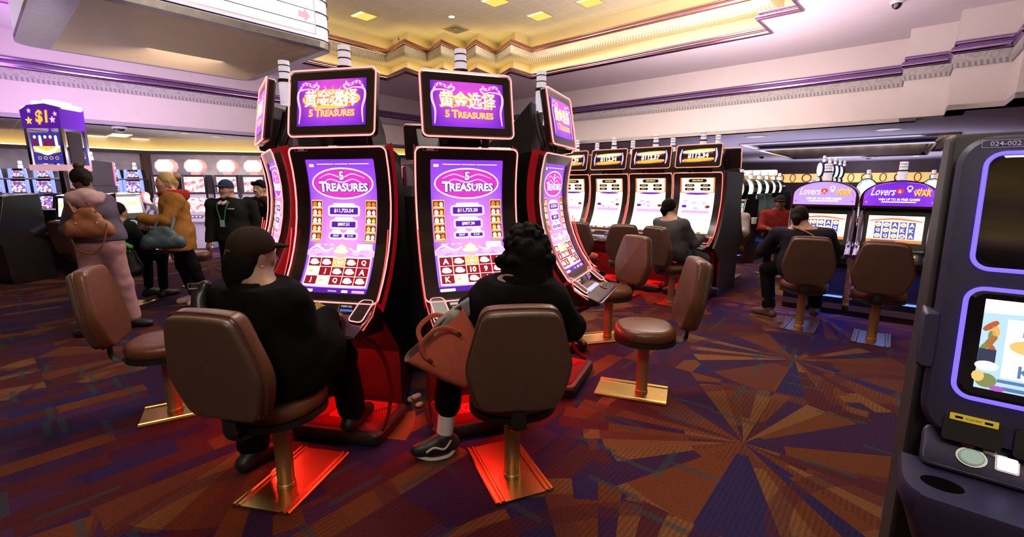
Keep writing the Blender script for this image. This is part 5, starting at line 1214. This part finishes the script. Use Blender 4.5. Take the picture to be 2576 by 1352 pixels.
# ---- seated person in dark cap, front left stool
t, hf, tp = person('person in dark baseball cap and black coat seated at the left front machine', (-1.14, 2.07, 0),
    dict(pelvis=(-1.14, 2.10, .70), chest=(-1.16, 2.08, .91), neck=(-1.19, 2.07, 1.06), head=(-1.205, 2.10, 1.18), SL=(-1.37, 2.13, .985), SR=(-1.01, 1.985, .985), EL=(-1.44, 2.26, .78), WL=(-1.24, 2.45, .865), FL=(-1.16, 2.50, .85), ER=(-.975, 2.04, .79), WR=(-.955, 2.29, .835), FR=(-.95, 2.42, .80),
         HL=(-1.25, 2.17, .665), HR=(-1.05, 2.10, .665), KL=(-1.40, 2.40, .56), AL=(-1.40, 2.24, .085), TL=(-1.33, 2.36, .04), KR=(-.96, 2.42, .56), AR=(-.93, 2.46, .19), TR=(-.90, 2.6, .1)), 24, 33, -4, 'tan', black, black2, M_shoe, h=.0075, bulk=.042, leg=.016, hem=.55, wr=.006)
cap_on(t, hf, cloth('dark_brown_cap', (.030, .020, .014)))
on_head(t, hf, 'hair', [('e', 0, -.022, .0, .080, .090, .085), ('c', (0, -.075, -.06), (0, -.055, -.14), .058, .055), ('c', (0, -.085, -.02), (0, -.085, -.085), .05, .045), ('c', (.05, -.06, -.03), (.05, -.05, -.09), .035, .03), ('c', (-.05, -.06, -.03), (-.05, -.05, -.09), .035, .03)], M_hblk, .007, [((0, .015, 0), (0, 1, .0)), ((0, 0, .05), (0, 0, 1))], .003)
hc, f, r, u, B, s = hf
mb = MB(); e = hc+r*.079-u*.045-f*.005-B; mb.ball(e, .006); mb.build('earring', M_chr, t)
mb = MB(); mb.tube([hc-f*.113+u*.028-r*.02-B, hc-f*.114+u*.03-B, hc-f*.113+u*.028+r*.02-B], .004, 6); mb.build('cap_buckle', mat('brass_buckle', (.5, .4, .2), .3, metal=1.), t)
nk = V3(-1.19, 2.07, 1.05)
blob('collar', [('c', nk+V3(.085*cos(a), .08*sin(a), -.01), nk+V3(.085*cos(a+.5), .08*sin(a+.5), -.01), .026, .026, .02) for a in [2*pi*k/12 for k in range(12)]], .0075, black, t, B)
o = blob('shoulder_bag', [('c', V3(-1.46, 2.06, 1.03), V3(-1.40, 1.985, .90), .028, .03, .02), ('c', V3(-1.42, 2.06, 1.045), V3(-1.45, 2.0, .90), .026, .03, .02), ('c', V3(-1.455, 1.99, .90), V3(-1.47, 2.02, .72), .03, .05, .03), ('c', V3(-1.47, 2.02, .72), V3(-1.45, 2.12, .62), .06, .07, .03)], .008, mat('black_leather', (.012, .012, .013), .35, bump=.15), None, (0, 0, 0)); o.location = (0, 0, 0)
tag(o, 'black leather shoulder bag at the left side of the person in dark cap', 'bag')
bk = MB(); bk.tube([Vector((-1.435, 2.0, 1.055)) + Vector((x*.8, x*.35, z)) for x, z in rrect(.022, .012, .005)], .0035, 6, closed=True); bk.build('buckle', M_chr, o)
# ---- curly-haired person, front right stool
t, hf, tp = person('person with black curly hair and black coat seated at the right front machine', (.0, 2.15, 0),
    dict(pelvis=(.01, 2.19, .70), chest=(.035, 2.15, .93), neck=(.055, 2.17, 1.06), head=(.065, 2.23, 1.175), SL=(-.13, 2.17, .945), SR=(.20, 2.13, .945), EL=(-.215, 2.20, .80), WL=(-.24, 2.43, .87), FL=(-.22, 2.55, .83), ER=(.29, 2.20, .80), WR=(.14, 2.42, .87), FR=(.04, 2.50, .84),
         HL=(-.09, 2.25, .665), HR=(.10, 2.25, .665), KL=(-.335, 2.45, .55), AL=(-.385, 2.365, .10), TL=(-.50, 2.32, .04), KR=(.0, 2.56, .56), AR=(.01, 2.58, .20), TR=(.02, 2.72, .1)), -8, -12, -8, 'tan', black, black2, mat('black_sneaker', (.015, .015, .018), .45), h=.0075, bulk=.036, leg=.012, hem=.56, wr=.006, tcut=.40)
rg = random.Random(4); curls = [('e', 0, -.015, .03, .098, .112, .108), ('c', (0, -.08, -.01), (0, -.07, -.15), .085, .085), ('c', (-.05, -.05, -.10), (.05, -.05, -.16), .06, .06), ('c', (.07, -.03, -.02), (.085, -.03, -.12), .05, .045), ('c', (-.07, -.03, -.02), (-.085, -.03, -.12), .05, .045)]
for k in range(150):
    a = rg.uniform(0, 2*pi); z = rg.uniform(-.9, 1); q = math.sqrt(1-z*z)
    x, y, zz = .108*q*cos(a), -.02+.118*q*sin(a), .0+.135*z
    if y > .055 and zz < .07: continue
    if zz < -.02: x *= 1.25; y = min(y, .02)
    curls.append(('e', x, y, zz+.0, rg.uniform(.014, .028), rg.uniform(.014, .028), rg.uniform(.014, .026), .008))
on_head(t, hf, 'hair', curls, M_hblk, .007, [((0, .07, -.05), (0, 1, -.4))], .003)
blob('sock', [('c', V3(-.365, 2.40, .26), V3(-.385, 2.365, .09), .050, .045, .02)], .007, cloth('white_sock', (.62, .55, .55)), t, (0, 2.15, 0), [(V3(0, 0, .235), V3(0, 0, 1))])
mb = MB(); mb.tube(spline([(-.47, .13, .055), (-.43, .145, .075), (-.375, .16, .06), (-.34, .18, .10)], 5), .006, 6); mb.tube(spline([(-.54, .16, .018), (-.45, .135, .012), (-.36, .16, .014), (-.33, .215, .016)], 5), .010, 6); mb.build('shoe_stripe', M_wshoe, t)
blob('coat_collar', [('c', V3(.055+.085*cos(a), 2.165+.08*sin(a), 1.045), V3(.055+.085*cos(a+.5), 2.165+.08*sin(a+.5), 1.045), .034, .034, .02) for a in [2*pi*k/12 for k in range(12)]], .0075, black, t, (0., 2.15, 0))
# coral tote
M_cor = mat('coral_leather', (.62, .14, .09), .40, noise=.15, scale=50, bump=.12); M_scarf = mat('black_white_print', (.3, .28, .26), .8, noise=0)
N = NT(M_scarf); wv = N.n('ShaderNodeTexWave'); wv.inputs['Scale'].default_value = 22; wv.inputs['Distortion'].default_value = 14; N.put(N.b.inputs['Base Color'], N.ramp(wv.outputs['Color'], [(0, (.02, .02, .02)), (.45, (.6, .56, .5))], True))
t = empty('tote_bag', (-.275, 2.085, .71)); t.rotation_euler = (rad(8), rad(-42), rad(10))
def tote(z, w, d): return [(x, y, z) for x, y in rrect(w, d, min(w, d)*.8, 4)]
mb = MB(); mb.loft([tote(-.15, .085, .04), tote(-.145, .105, .058), tote(-.05, .135, .072), tote(.08, .165, .06), tote(.15, .185, .045)], cap=False); mb.add(tote(-.15, .085, .04), [tuple(range(20))[::-1]])
mb.loft([tote(.15, .185, .045), tote(.148, .178, .038), tote(-.10, .10, .04)], cap=False, mi=1); mb.build('bag_body', [M_cor, mat('bag_lining', (.12, .05, .04), .8)], t)
for sg in (-1, 1): mb = MB(); mb.tube(spline([(-.09, sg*.062, .05), (-.085, sg*.072, .13), (-.05, sg*.085, .185), (.04, sg*.085, .185), (.085, sg*.072, .13), (.09, sg*.062, .05)], 6), .010, 8, sq=(1.2, .5)); mb.build('handle', M_cor, t)
for x in (-.09, .09): mb = MB(); mb.ball((x, -.068, .09), (.012, .006, .02)); mb.build('metal_ring', mat('brass_ring', (.5, .35, .12), .3, metal=1.), t)
tag(t, 'coral leather tote bag tilted open on the lap side of the curly-haired person', 'bag')
o = blob('scarf', [('c', V3(-.34, 2.13, .84), V3(-.27, 2.12, .88), .035, .03, .02), ('c', V3(-.37, 2.11, .80), V3(-.31, 2.13, .84), .03, .03, .02), ('c', V3(-.27, 2.12, .88), V3(-.25, 2.14, .91), .03, .025, .02)], .008, M_scarf, None, (0, 0, 0), (), .006); tag(o, 'black and white printed scarf spilling out of the coral tote bag', 'scarf')
o = MB().box((0, 0, 0), (.075, .035, .10)).build('tissue_pack', mat('grey_blue_pack', (.28, .30, .36), .5), None, (-.20, 2.13, .92), (rad(10), rad(-35), 0), bevel=.012); tag(o, 'grey-blue tissue pack sticking out of the coral tote bag', 'pack')
# ---- pink-hooded person, left
M_pink = cloth('pale_pink_hood', (.52, .34, .35)); M_pp = cloth('pink_sweatpants', (.40, .22, .24))
t, hf, tp = person('person with hair bun, grey jacket with pale pink hood and pink sweatpants standing at left', (-4.16, 4.56, 0),
    dict(pelvis=(-4.16, 4.57, .92), chest=(-4.16, 4.55, 1.24), neck=(-4.19, 4.56, 1.42), head=(-4.245, 4.57, 1.545), SL=(-4.28, 4.49, 1.35), SR=(-4.085, 4.635, 1.35), EL=(-4.39, 4.47, 1.08), WL=(-4.49, 4.66, 1.18), ER=(-4.20, 4.84, 1.10), WR=(-4.30, 4.96, 1.12),
         HL=(-4.215, 4.525, .88), HR=(-4.095, 4.605, .88), KL=(-4.24, 4.46, .50), AL=(-4.20, 4.42, .085), TL=(-4.34, 4.39, .04), KR=(-4.07, 4.66, .50), AR=(-4.08, 4.72, .085), TR=(-3.96, 4.75, .04)), -38, -62, -22, 'dark', cloth('mauve_grey_jacket', (.12, .10, .15)), M_pp, M_shoe, h=.011, bulk=.010, leg=.018, sc=.93, hem=.955)
on_head(t, hf, 'hair', SHORT+[('e', 0, -.02, .045, .088, .102, .098)], M_hdk, .009, SCUT, .002); on_head(t, hf, 'hair_bun', [('e', 0, -.045, .155, .048, .048, .042)], mat('hair_bun_brown', (.06, .028, .02), .5, noise=.4, scale=70), .007, (), .004)
nk = V3(-4.17, 4.52, 1.39)
blob('hood', [('e', nk+V3(.02, -.05, -.01), (V3(.85, .53, 0), V3(-.53, .85, 0), V3(0, 0, 1)), (.15, .10, .10), .03)]+[('c', nk+V3(.11*cos(a), .10*sin(a), .02), nk+V3(.11*cos(a+.5), .10*sin(a+.5), .02), .034, .034, .02) for a in [2*pi*k/12 for k in range(12)]], .01, M_pink, t, (-4.16, 4.56, 0), (), .006)
blob('shirt_hem', [('c', V3(-4.21, 4.535, .95), V3(-4.10, 4.605, .95), .128, .128, .03)], .011, M_pink, t, (-4.16, 4.56, 0), [(V3(0, 0, .965), V3(0, 0, 1)), (V3(0, 0, .915), V3(0, 0, -1))])
M_tan = mat('tan_leather_bag', (.30, .105, .045), .45, noise=.2, scale=25, bump=.15)
def rotz(az): a = rad(az); return V3(cos(a), -sin(a), 0), V3(sin(a), cos(a), 0)
bx_, by_ = rotz(-20); c = V3(-4.05, 4.36, 1.17)
def hobo(name, c, bx_, by_, w, hh, d, m, lab, hdl, top):
    o = empty(name, tuple(c)); Z = V3(0, 0, 1)
    P = lambda a, b, e: c+bx_*a+by_*b+Z*e
    blob('bag_body', [('c', P(-w, 0, -hh*.75), P(w, 0, -hh*.75), d, d, .04), ('c', P(-w*.9, 0, -hh*.3), P(w*.9, 0, -hh*.3), d*.9, d*.9, .05), ('c', P(-w*.55, 0, hh*.35), P(w*.55, 0, hh*.35), d*.6, d*.6, .06), ('c', P(-w*.3, 0, hh*.75), P(w*.3, 0, hh*.75), d*.42, d*.42, .05)], .009, m, o, c, (), .004)
    for q in (-1, 1):
        mb = MB(); mb.tube([Vector(tuple(P(*p)-c)) for p in [(hdl*-1, q*d*.4, hh*.6), (top[0]-.03, q*d*.3+top[1], top[2]*.75), (top[0], top[1], top[2]), (top[0]+.05, q*d*.3+top[1], top[2]*.72), (hdl, q*d*.4, hh*.6)]] if False else spline([tuple(P(*p)-c) for p in [(hdl*-1, q*d*.4, hh*.6), (top[0]-.05, q*d*.3+top[1], top[2]*.75), (top[0], top[1], top[2]), (top[0]+.07, q*d*.3+top[1], top[2]*.72), (hdl, q*d*.4, hh*.6)]], 6), .011, 8, sq=(1, .5)); mb.build('handle', m, o)
    for q in (-1, 1): mb = MB(); mb.ball(tuple(P(q*w*.6, -d*.75, -.02)-c), .012); mb.build('stud', mat('brass_ring', (.5, .35, .12), .3, metal=1.), o)
    tag(o, lab, 'bag'); return o
o = hobo('hobo_bag', c, bx_, by_, .135, .135, .06, M_tan, 'tan leather hobo bag slung at the back of the pink-hooded person', .08, (-.12, .10, .30))
mb = MB(); mb.tube(spline([(.19, -.02, -.02), (.17, -.06, -.2), (.06, -.07, -.31), (-.10, -.05, -.27), (-.17, -.03, -.14)], 6), .008, 6, sq=(1.3, .5)); mb.build('long_strap', M_tan, o)
# ---- blonde person
M_coat = cloth('mustard_coat', (.33, .15, .035)); M_scf = cloth('red_scarf', (.35, .03, .03))
t, hf, tp = person('blonde person in mustard coat and black trousers standing with arms folded', (-4.10, 5.62, 0),
    dict(pelvis=(-4.13, 5.62, .92), chest=(-4.13, 5.60, 1.24), neck=(-4.15, 5.60, 1.42), head=(-4.19, 5.60, 1.535), SL=(-4.11, 5.43, 1.33), SR=(-4.10, 5.77, 1.33), EL=(-4.24, 5.36, 1.09), WL=(-4.46, 5.50, 1.13), FL=(-4.48, 5.62, 1.14), ER=(-4.24, 5.84, 1.10), WR=(-4.46, 5.62, 1.06), FR=(-4.42, 5.48, 1.04),
         HL=(-4.12, 5.53, .88), HR=(-4.12, 5.71, .88), KL=(-4.02, 5.52, .50), AL=(-3.92, 5.56, .085), TL=(-4.07, 5.54, .04), KR=(-4.12, 5.72, .50), AR=(-4.02, 5.80, .085), TR=(-4.17, 5.78, .04)), -78, -102, 0, 'light', M_coat, black2, mat('pink_shoe', (.55, .40, .38), .5), h=.011, bulk=.036, leg=.006, hem=.72, wr=.006, yaw=-38)
on_head(t, hf, 'hair', [('e', 0, -.02, .035, .083, .098, .095), ('c', (0, -.09, .0), (0, -.085, -.05), .05, .04), ('c', (.07, -.02, .02), (.07, -.03, -.05), .022, .02), ('c', (-.07, -.02, .02), (-.07, -.03, -.05), .022, .02)], M_hbl, .008, [((0, .066, .04), (0, .8, -.6))], .003); on_head(t, hf, 'hair_bun', [('e', 0, -.125, .075, .04, .045, .04)], M_hbl, .007, (), .004)
nk = V3(-4.14, 5.60, 1.41)
blob('scarf', [('c', nk+V3(.10*cos(a), .10*sin(a), .012*cos(a)), nk+V3(.10*cos(a+.5), .10*sin(a+.5), .012*cos(a+.5)), .036, .036, .02) for a in [2*pi*k/12 for k in range(12)]]+[('e', nk+V3(.09, .07, -.02), (V3(1, 0, 0), V3(0, 1, 0), V3(0, 0, 1)), (.06, .10, .07), .02)], .009, M_scf, t, (-4.10, 5.62, 0), (), .005)
hobo('shoulder_bag', V3(-4.02, 5.22, .93), V3(.93, .36, 0), V3(-.36, .93, 0), .16, .12, .06, mat('teal_leather', (.045, .085, .105), .45, noise=.2, bump=.15), 'teal handbag hanging from the folded arm of the blonde person', .09, (.03, .10, .29))
# ---- navy cap person
t, hf, tp = person('person in navy cap, black jacket and green lanyard standing behind the dark-capped player', (-3.79, 6.2, 0),
    dict(pelvis=(-3.79, 6.2, .87), chest=(-3.79, 6.2, 1.16), neck=(-3.80, 6.19, 1.33), head=(-3.81, 6.15, 1.455), SL=(-3.56, 6.26, 1.25), SR=(-4.0, 6.13, 1.25), EL=(-3.52, 6.30, .99), WL=(-3.52, 6.2, .76), ER=(-4.05, 6.14, .99), WR=(-4.06, 6.07, .76),
         HL=(-3.70, 6.22, .83), HR=(-3.88, 6.17, .83), KL=(-3.70, 6.2, .47), AL=(-3.69, 6.24, .085), KR=(-3.89, 6.15, .47), AR=(-3.90, 6.19, .085)), 192, 188, 0, 'ruddy', cloth('black_jacket', (.013, .016, .014)), black2, M_shoe, h=.011, bulk=.036, leg=.01, hem=.76, sc=.97)
cap_on(t, hf, cloth('navy_cap', (.03, .05, .10))); on_head(t, hf, 'hair', [('c', (0, -.085, -.01), (0, -.07, -.05), .045, .03), ('c', (.065, -.03, .0), (.065, -.03, -.03), .02, .015), ('c', (-.065, -.03, .0), (-.065, -.03, -.03), .02, .015)], M_hgr, .008)
on_head(t, hf, 'beard', [('e', 0, .025, -.055, .062, .066, .072, .01), ('e', 0, .062, -.100, .030, .028, .026, .02), ('c', (-.025, .083, -.043), (.025, .083, -.043), .009, .009)], mat('beard_white', (.42, .38, .36), .8, noise=.3, scale=120), .005, [((0, 0, -.046), (0, .35, 1)), ((0, .02, 0), (0, -1, -.2))])
b = V3(-3.79, 6.2, 0); fd = fdir(192); rd = nrm(np.cross(fd, (0, 0, 1)))
blob('shirt_collar', [('c', V3(-3.80, 6.19, 1.345)+rd*.07*q-fd*.02, V3(-3.80, 6.17, 1.27)+fd*.135+rd*.03*q, .018, .022, .01) for q in (-1, 1)], .007, cloth('pale_pink_shirt', (.55, .42, .42)), t, b)
mb = MB()
for q in (-1, 1): mb.tube(spline([tuple(V3(-3.80, 6.19, 1.34)+rd*.08*q+fd*.03-b), tuple(V3(-3.79, 6.19, 1.24)+rd*.075*q+fd*.152-b), tuple(V3(-3.79, 6.19, 1.06)+rd*.03*q+fd*.165-b)], 6), .007, 6)
mb.build('lanyard', mat('green_lanyard', (.05, .28, .14), .6), t); MB().box(tuple(V3(-3.79, 6.19, 1.01)+fd*.172-b), (.06, .012, .09)).build('badge', mat('pale_badge', (.35, .5, .38), .4), t, bevel=.004)
mb = MB(); mb.ball(tuple(V3(-3.79, 6.19, 1.20)-rd*.12*1+fd*.135-b), (.05, .015, .012)); mb.build('chest_embroidery', mat('grey_stitching', (.4, .42, .42), .7), t)
# ---- person covering face
t, hf, tp = person('dark-haired person covering the mouth with one hand, standing beside the edge-on curved machine', (-3.56, 6.62, 0),
    dict(pelvis=(-3.56, 6.62, .88), chest=(-3.56, 6.62, 1.17), neck=(-3.57, 6.60, 1.34), head=(-3.58, 6.56, 1.46), SL=(-3.35, 6.66, 1.26), SR=(-3.77, 6.56, 1.26), EL=(-3.30, 6.46, 1.08), WL=(-3.475, 6.39, 1.335), FL=(-3.60, 6.43, 1.43), ER=(-3.80, 6.58, 1.0), WR=(-3.78, 6.5, .78),
         HL=(-3.47, 6.64, .84), HR=(-3.65, 6.6, .84), KL=(-3.47, 6.62, .47), AL=(-3.46, 6.64, .085), KR=(-3.65, 6.58, .47), AR=(-3.66, 6.6, .085)), 196, 190, -3, 'light', cloth('charcoal_jacket', (.022, .018, .014)), black2, M_shoe, h=.011, bulk=.03, hem=.74, palm=dict(L=(0, 1, .2)), curl=14)
on_head(t, hf, 'hair', SHORT+[('c', (-.05, .06, .075), (.05, .06, .075), .03, .03)], M_hblk, .008, [((0, .07, .045), (0, .75, -.66))], .002)
b = V3(-3.56, 6.62, 0); fd = fdir(196); rd = nrm(np.cross(fd, (0, 0, 1)))
blob('collar', [('c', V3(-3.57, 6.60, 1.36)+rd*.085*q-fd*.03, V3(-3.56, 6.6, 1.24)+fd*.12+rd*.085*q, .026, .03, .01) for q in (-1, 1)], .009, cloth('beige_collar', (.30, .24, .15)), t, b)
mb = MB(); mb.tube(spline([tuple(V3(-3.57, 6.60, 1.34)+rd*.06+fd*.08-b), tuple(V3(-3.56, 6.6, 1.18)+rd*.075+fd*.148-b), tuple(V3(-3.56, 6.6, .92)+rd*.09+fd*.152-b)], 6), .014, 6, sq=(1, .4)); mb.build('jacket_zip', cloth('olive_edge', (.16, .15, .05)), t)
# ---- grey sweater person at the bank
t, hf, tp = person('dark-haired person in grey sweater and jeans seated at the red-lit bank', (2.0, 5.7, 0),
    dict(pelvis=(2.03, 5.69, .70), chest=(1.99, 5.69, .95), neck=(1.985, 5.73, 1.10), head=(1.985, 5.76, 1.22), SL=(1.90, 5.88, 1.03), SR=(2.08, 5.55, 1.03), EL=(2.12, 6.0, .82), WL=(2.34, 5.93, .86), FL=(2.44, 5.95, .84), ER=(2.24, 5.56, .80), WR=(2.40, 5.71, .86), FR=(2.48, 5.79, .84),
         HL=(2.06, 5.78, .665), HR=(2.13, 5.63, .665), KL=(2.38, 5.95, .58), AL=(2.42, 5.96, .185), TL=(2.56, 6.05, .06), KR=(2.45, 5.75, .58), AR=(2.54, 5.79, .185), TR=(2.68, 5.87, .06)), 62, 68, 4, 'light', cloth('grey_sweater', (.085, .08, .082)), cloth('blue_grey_jeans', (.075, .085, .105)), M_shoe, h=.011, bulk=.022, leg=.006)
on_head(t, hf, 'hair', SHORT, M_hblk, .008, SCUT, .002)
# ---- dark jacket person at the arch machine
t, hf, tp = person('dark-haired person in dark jacket with a brown cross-body strap at the lilac arch machine', (3.08, 4.70, 0),
    dict(pelvis=(3.10, 4.74, .70), chest=(3.09, 4.79, .93), neck=(3.07, 4.82, 1.06), head=(3.06, 4.86, 1.165), SL=(2.90, 4.94, .985), SR=(3.24, 4.68, .985), EL=(2.86, 5.14, .78), WL=(3.10, 5.22, .80), FL=(3.2, 5.27, .79), ER=(3.44, 4.80, .80), WR=(3.54, 5.0, .80), FR=(3.58, 5.1, .79),
         HL=(3.05, 4.84, .665), HR=(3.19, 4.74, .665), KL=(2.93, 5.14, .56), AL=(2.93, 5.03, .11), TL=(2.86, 5.14, .05), KR=(3.40, 5.00, .58), AR=(3.42, 4.98, .14), TR=(3.5, 5.08, .06)), 36, 48, -6, 'light', navyblk, black2, mat('brown_boot', (.10, .045, .03), .55), h=.011, bulk=.034, leg=.01, hem=.55)
on_head(t, hf, 'hair', SHORT, M_hdk, .008, SCUT, .002)
mb = MB(); b = (3.08, 4.70, 0); mb.tube(spline([(2.955-b[0], 4.80-b[1], 1.075), (3.05-b[0], 4.655-b[1], 1.02), (3.17-b[0], 4.575-b[1], .90), (3.26-b[0], 4.58-b[1], .76)], 6), .014, 6, sq=(1.3, .5)); mb.build('strap', M_tan, t)
blob('boot_shaft', [('c', V3(2.93, 5.06, .24), V3(2.93, 5.03, .12), .068, .055, .02)], .01, mat('brown_boot', (.10, .045, .03), .55), t, b)
# ---- far right seated people
def seated(lab, x, y, az, hz, skin, top, haircol, **kw):
    f = fdir(az); r = nrm(np.cross(f, (0, 0, 1))); P = lambda a, b, c: tuple(V3(x, y, 0)+r*a+f*b+V3(0, 0, c))
    return person(lab, (x, y, 0), dict(pelvis=P(0, .03, .70), chest=P(0, .02, hz-.27), neck=P(0, .05, hz-.115), head=P(0, .08, hz), SL=P(-.19, .03, hz-.19), SR=P(.19, .03, hz-.19), EL=P(-.24, .14, hz-.42), WL=P(-.16, .36, hz-.40), ER=P(.24, .14, hz-.42), WR=P(.16, .36, hz-.40), HL=P(-.09, .10, .665), HR=P(.09, .10, .665), KL=P(-.13, .44, .6), AL=P(-.13, .40, .12), KR=P(.13, .44, .6), AR=P(.13, .40, .12)), az, kw.get('haz', az), kw.get('hp', 0), skin, top, kw.get('bottom', black2), M_shoe, h=.013, bulk=kw.get('bulk', .025))
t, hf, tp = seated('white-haired person in pale pink shirt half hidden by the bank end panel', 3.63, 7.51, 222, 1.19, 'light', cloth('pale_pink_blouse', (.50, .42, .44)), None)
on_head(t, hf, 'hair', SHORT, mat('hair_white', (.55, .52, .5), .6, noise=.2, scale=80), .009, SCUT, .002)
t, hf, tp = seated('person in red shirt and dark cap seated at the far right before the disc-topped machines', 4.42, 7.6, 205, 1.22, 'dark', cloth('red_shirt', (.22, .02, .02)), None)
cap_on(t, hf, cloth('black_cap', (.015, .014, .016)))
t, hf, tp = seated('bald person in black leather jacket seated behind the pink-hooded and blonde people', -7.45, 9.45, -120, 1.27, 'ruddy', mat('black_leather', (.012, .012, .013), .35, bump=.15), None)
t, hf, tp = seated('person in dark green jacket mostly hidden behind the pink-hooded person', -4.86, 5.55, 15, 1.18, 'tan', cloth('dark_green_jacket', (.012, .020, .014)), None, bulk=.05)
on_head(t, hf, 'hair', SHORT, M_hblk, .009, SCUT, .002)
o = blob('carrier_bag', [('c', V3(-4.50, 5.30, .80), V3(-4.50, 5.30, .74), .02, .05, .04), ('c', V3(-4.50, 5.30, .70), V3(-4.49, 5.30, .52), .07, .10, .05)], .01, mat('black_plastic_bag', (.012, .03, .02), .25, bump=.3), None, (0, 0, 0), (), .008); tag(o, 'black plastic carrier bag with green top hanging beside the pink-hooded person', 'bag')
blob('green_top', [('c', V3(-4.53, 5.28, .83), V3(-4.46, 5.28, .80), .03, .03, .02)], .008, mat('lime_green_print', (.12, .5, .08), .5), o, (0, 0, 0), (), .008)
# ---- small things
def deck_at(deg, x, s): a = s/.177; v = Vector((x, -.265-.165*a, .800-.065*a+.008)); v.rotate(Euler((0, 0, rad(deg)+pi/2))); return podpos(deg, R0)+v
c = deck_at(257.6, -.02, .02)
mb = MB(); mb.loft([[(x, -.03, z) for x, z in ((-.05, .03), (-.01, .012), (.04, .0))], [(x, .03, z+.012) for x, z in ((-.05, .03), (-.01, .012), (.04, .0))]], cap=False, closed=False)
o = mb.build('paper_voucher', [mat('orange_green_voucher', (.65, .42, .12), .6, noise=.5, scale=40)], None, c+Vector((.02, .0, .01)), (rad(20), 0, rad(-25))); tag(o, 'curled orange and green paper voucher lying on the left front button deck', 'paper')
o = MB().box((0, 0, 0), (.20, .06, .003)).build('blue_card', mat('pale_blue_card', (.32, .40, .75), .5), None, deck_at(257.6, .04, .075)+Vector((0, 0, .004)), (rad(-14), 0, rad(-12))); tag(o, 'pale blue card on the left front button deck beside the hand', 'card')
c = on_z(1046, 1026)
o = blob('crumpled_tissue', [('e', V3(c.x+.03*cos(k*2.3), c.y+.02*sin(k*1.7), .03+.025*(k % 3)), (V3(1, 0, 0), V3(0, 1, 0), V3(0, 0, 1)), (.028, .025, .02), .01) for k in range(6)], .006, mat('dingy_tissue', (.35, .30, .30), .8), None, (0, 0, 0), (), .004); tag(o, 'crumpled pale tissue on the carpet between the two front curved machines', 'litter')
c = at_y(1897, 556, 7.9)
o = MB().lathe([(.038, 0), (.045, .10), (.046, .105), (.042, .10), (.036, .01)], 16).build('paper_cup', mat('white_paper_cup', (.75, .72, .72), .6), None, (c.x, c.y, c.z-.05)); tag(o, 'white paper cup on the ledge of the round-headed machine row', 'cup')
# ================================================================ lamps
def area(name, loc, size, power, col, rot=(0, 0, 0), sy=None, spread=None):
    l = bpy.data.lights.new(name, 'AREA'); l.energy = power; l.color = col; l.size = size
    if sy: l.shape = 'RECTANGLE'; l.size_y = sy
    if spread: l.spread = spread
    o = bpy.data.objects.new(name, l); COL.objects.link(o); o.location = loc; o.rotation_euler = rot; return o
def point(name, loc, power, col, r=.05):
    l = bpy.data.lights.new(name, 'POINT'); l.energy = power; l.color = col; l.shadow_soft_size = r
    o = bpy.data.objects.new(name, l); COL.objects.link(o); o.location = loc; return o
# general fill: area lamps added below the upper ceiling, no fittings modelled
for p, q, e in ((9.5, 8, 260), (9.5, 3, 240), (3, 10, 240), (3, 3, 200), (-3, -2, 260)): area('tray_fill', W(p, q, 6.2), 2.5, e, (1., .87, .72))
# unseen lamps added in mid-air to brighten the tray ceiling and bulkheads
area('tray_upfill', W(7.5, 3, 3.0), 8, 520, (1., .82, .86), (pi, 0, 0))
area('wall_fill_right', W(9.0, 4, 3.4), 1.2, 300, (1., .84, .80), (rad(98), 0, -AZ), 9, rad(140))
area('wall_fill_left', W(3, 10.5, 3.3), 1.2, 420, (.92, .72, 1.), (rad(98), 0, -AZ+pi/2), 11, rad(140))
# unseen fill lamps added below the low ceilings, facing down and up
for p, q, e in ((18, -2, 160), (20, 6, 160), (26, 2, 160), (19, 12, 160), (2, 18.0, 420), (10, 18.5, 320)): area('low_fill', W(p, q, 2.93), 2, e, (.85, .75, .95))
area('low_upfill', W(20, 3, 1.9), 8, 220, (.8, .72, 1.), (pi, 0, 0)); area('low_upfill', W(30, 2, 1.5), 8, 320, (.85, .75, 1.), (pi, 0, 0)); area('low_upfill', W(4, 18, 1.9), 2.5, 130, (1., .85, .8), (pi, 0, 0), 12)
# coloured neon washing the bulkheads
area('neon_left', W(1, 13.2, 3.2), .4, 60, (.62, .25, 1.), (rad(115), 0, -AZ+pi/2), 7)
# red LED wash under each deck of the island
for deg in (220, 257.6, 293.8, 337, 16.3):
    a = rad(deg)
    area('deck_underlight', podpos(deg, R0+.13) + Vector((0, 0, .62)), .35, 8, (1., .03, .03), (0, 0, a+pi/2), .12)
for P in (P_A, P_B): area('blue_underlight', P - AX*.16 + Vector((0, 0, .56)), .5, 7, (.10, .16, 1.), (0, 0, -AZ), .1)
for o_ in bank: area('deck_underlight', o_.location + Vector((0, 0, .60)) - AX*.12, .45, 9, (1., .04, .03), (0, 0, -AZ), .12)
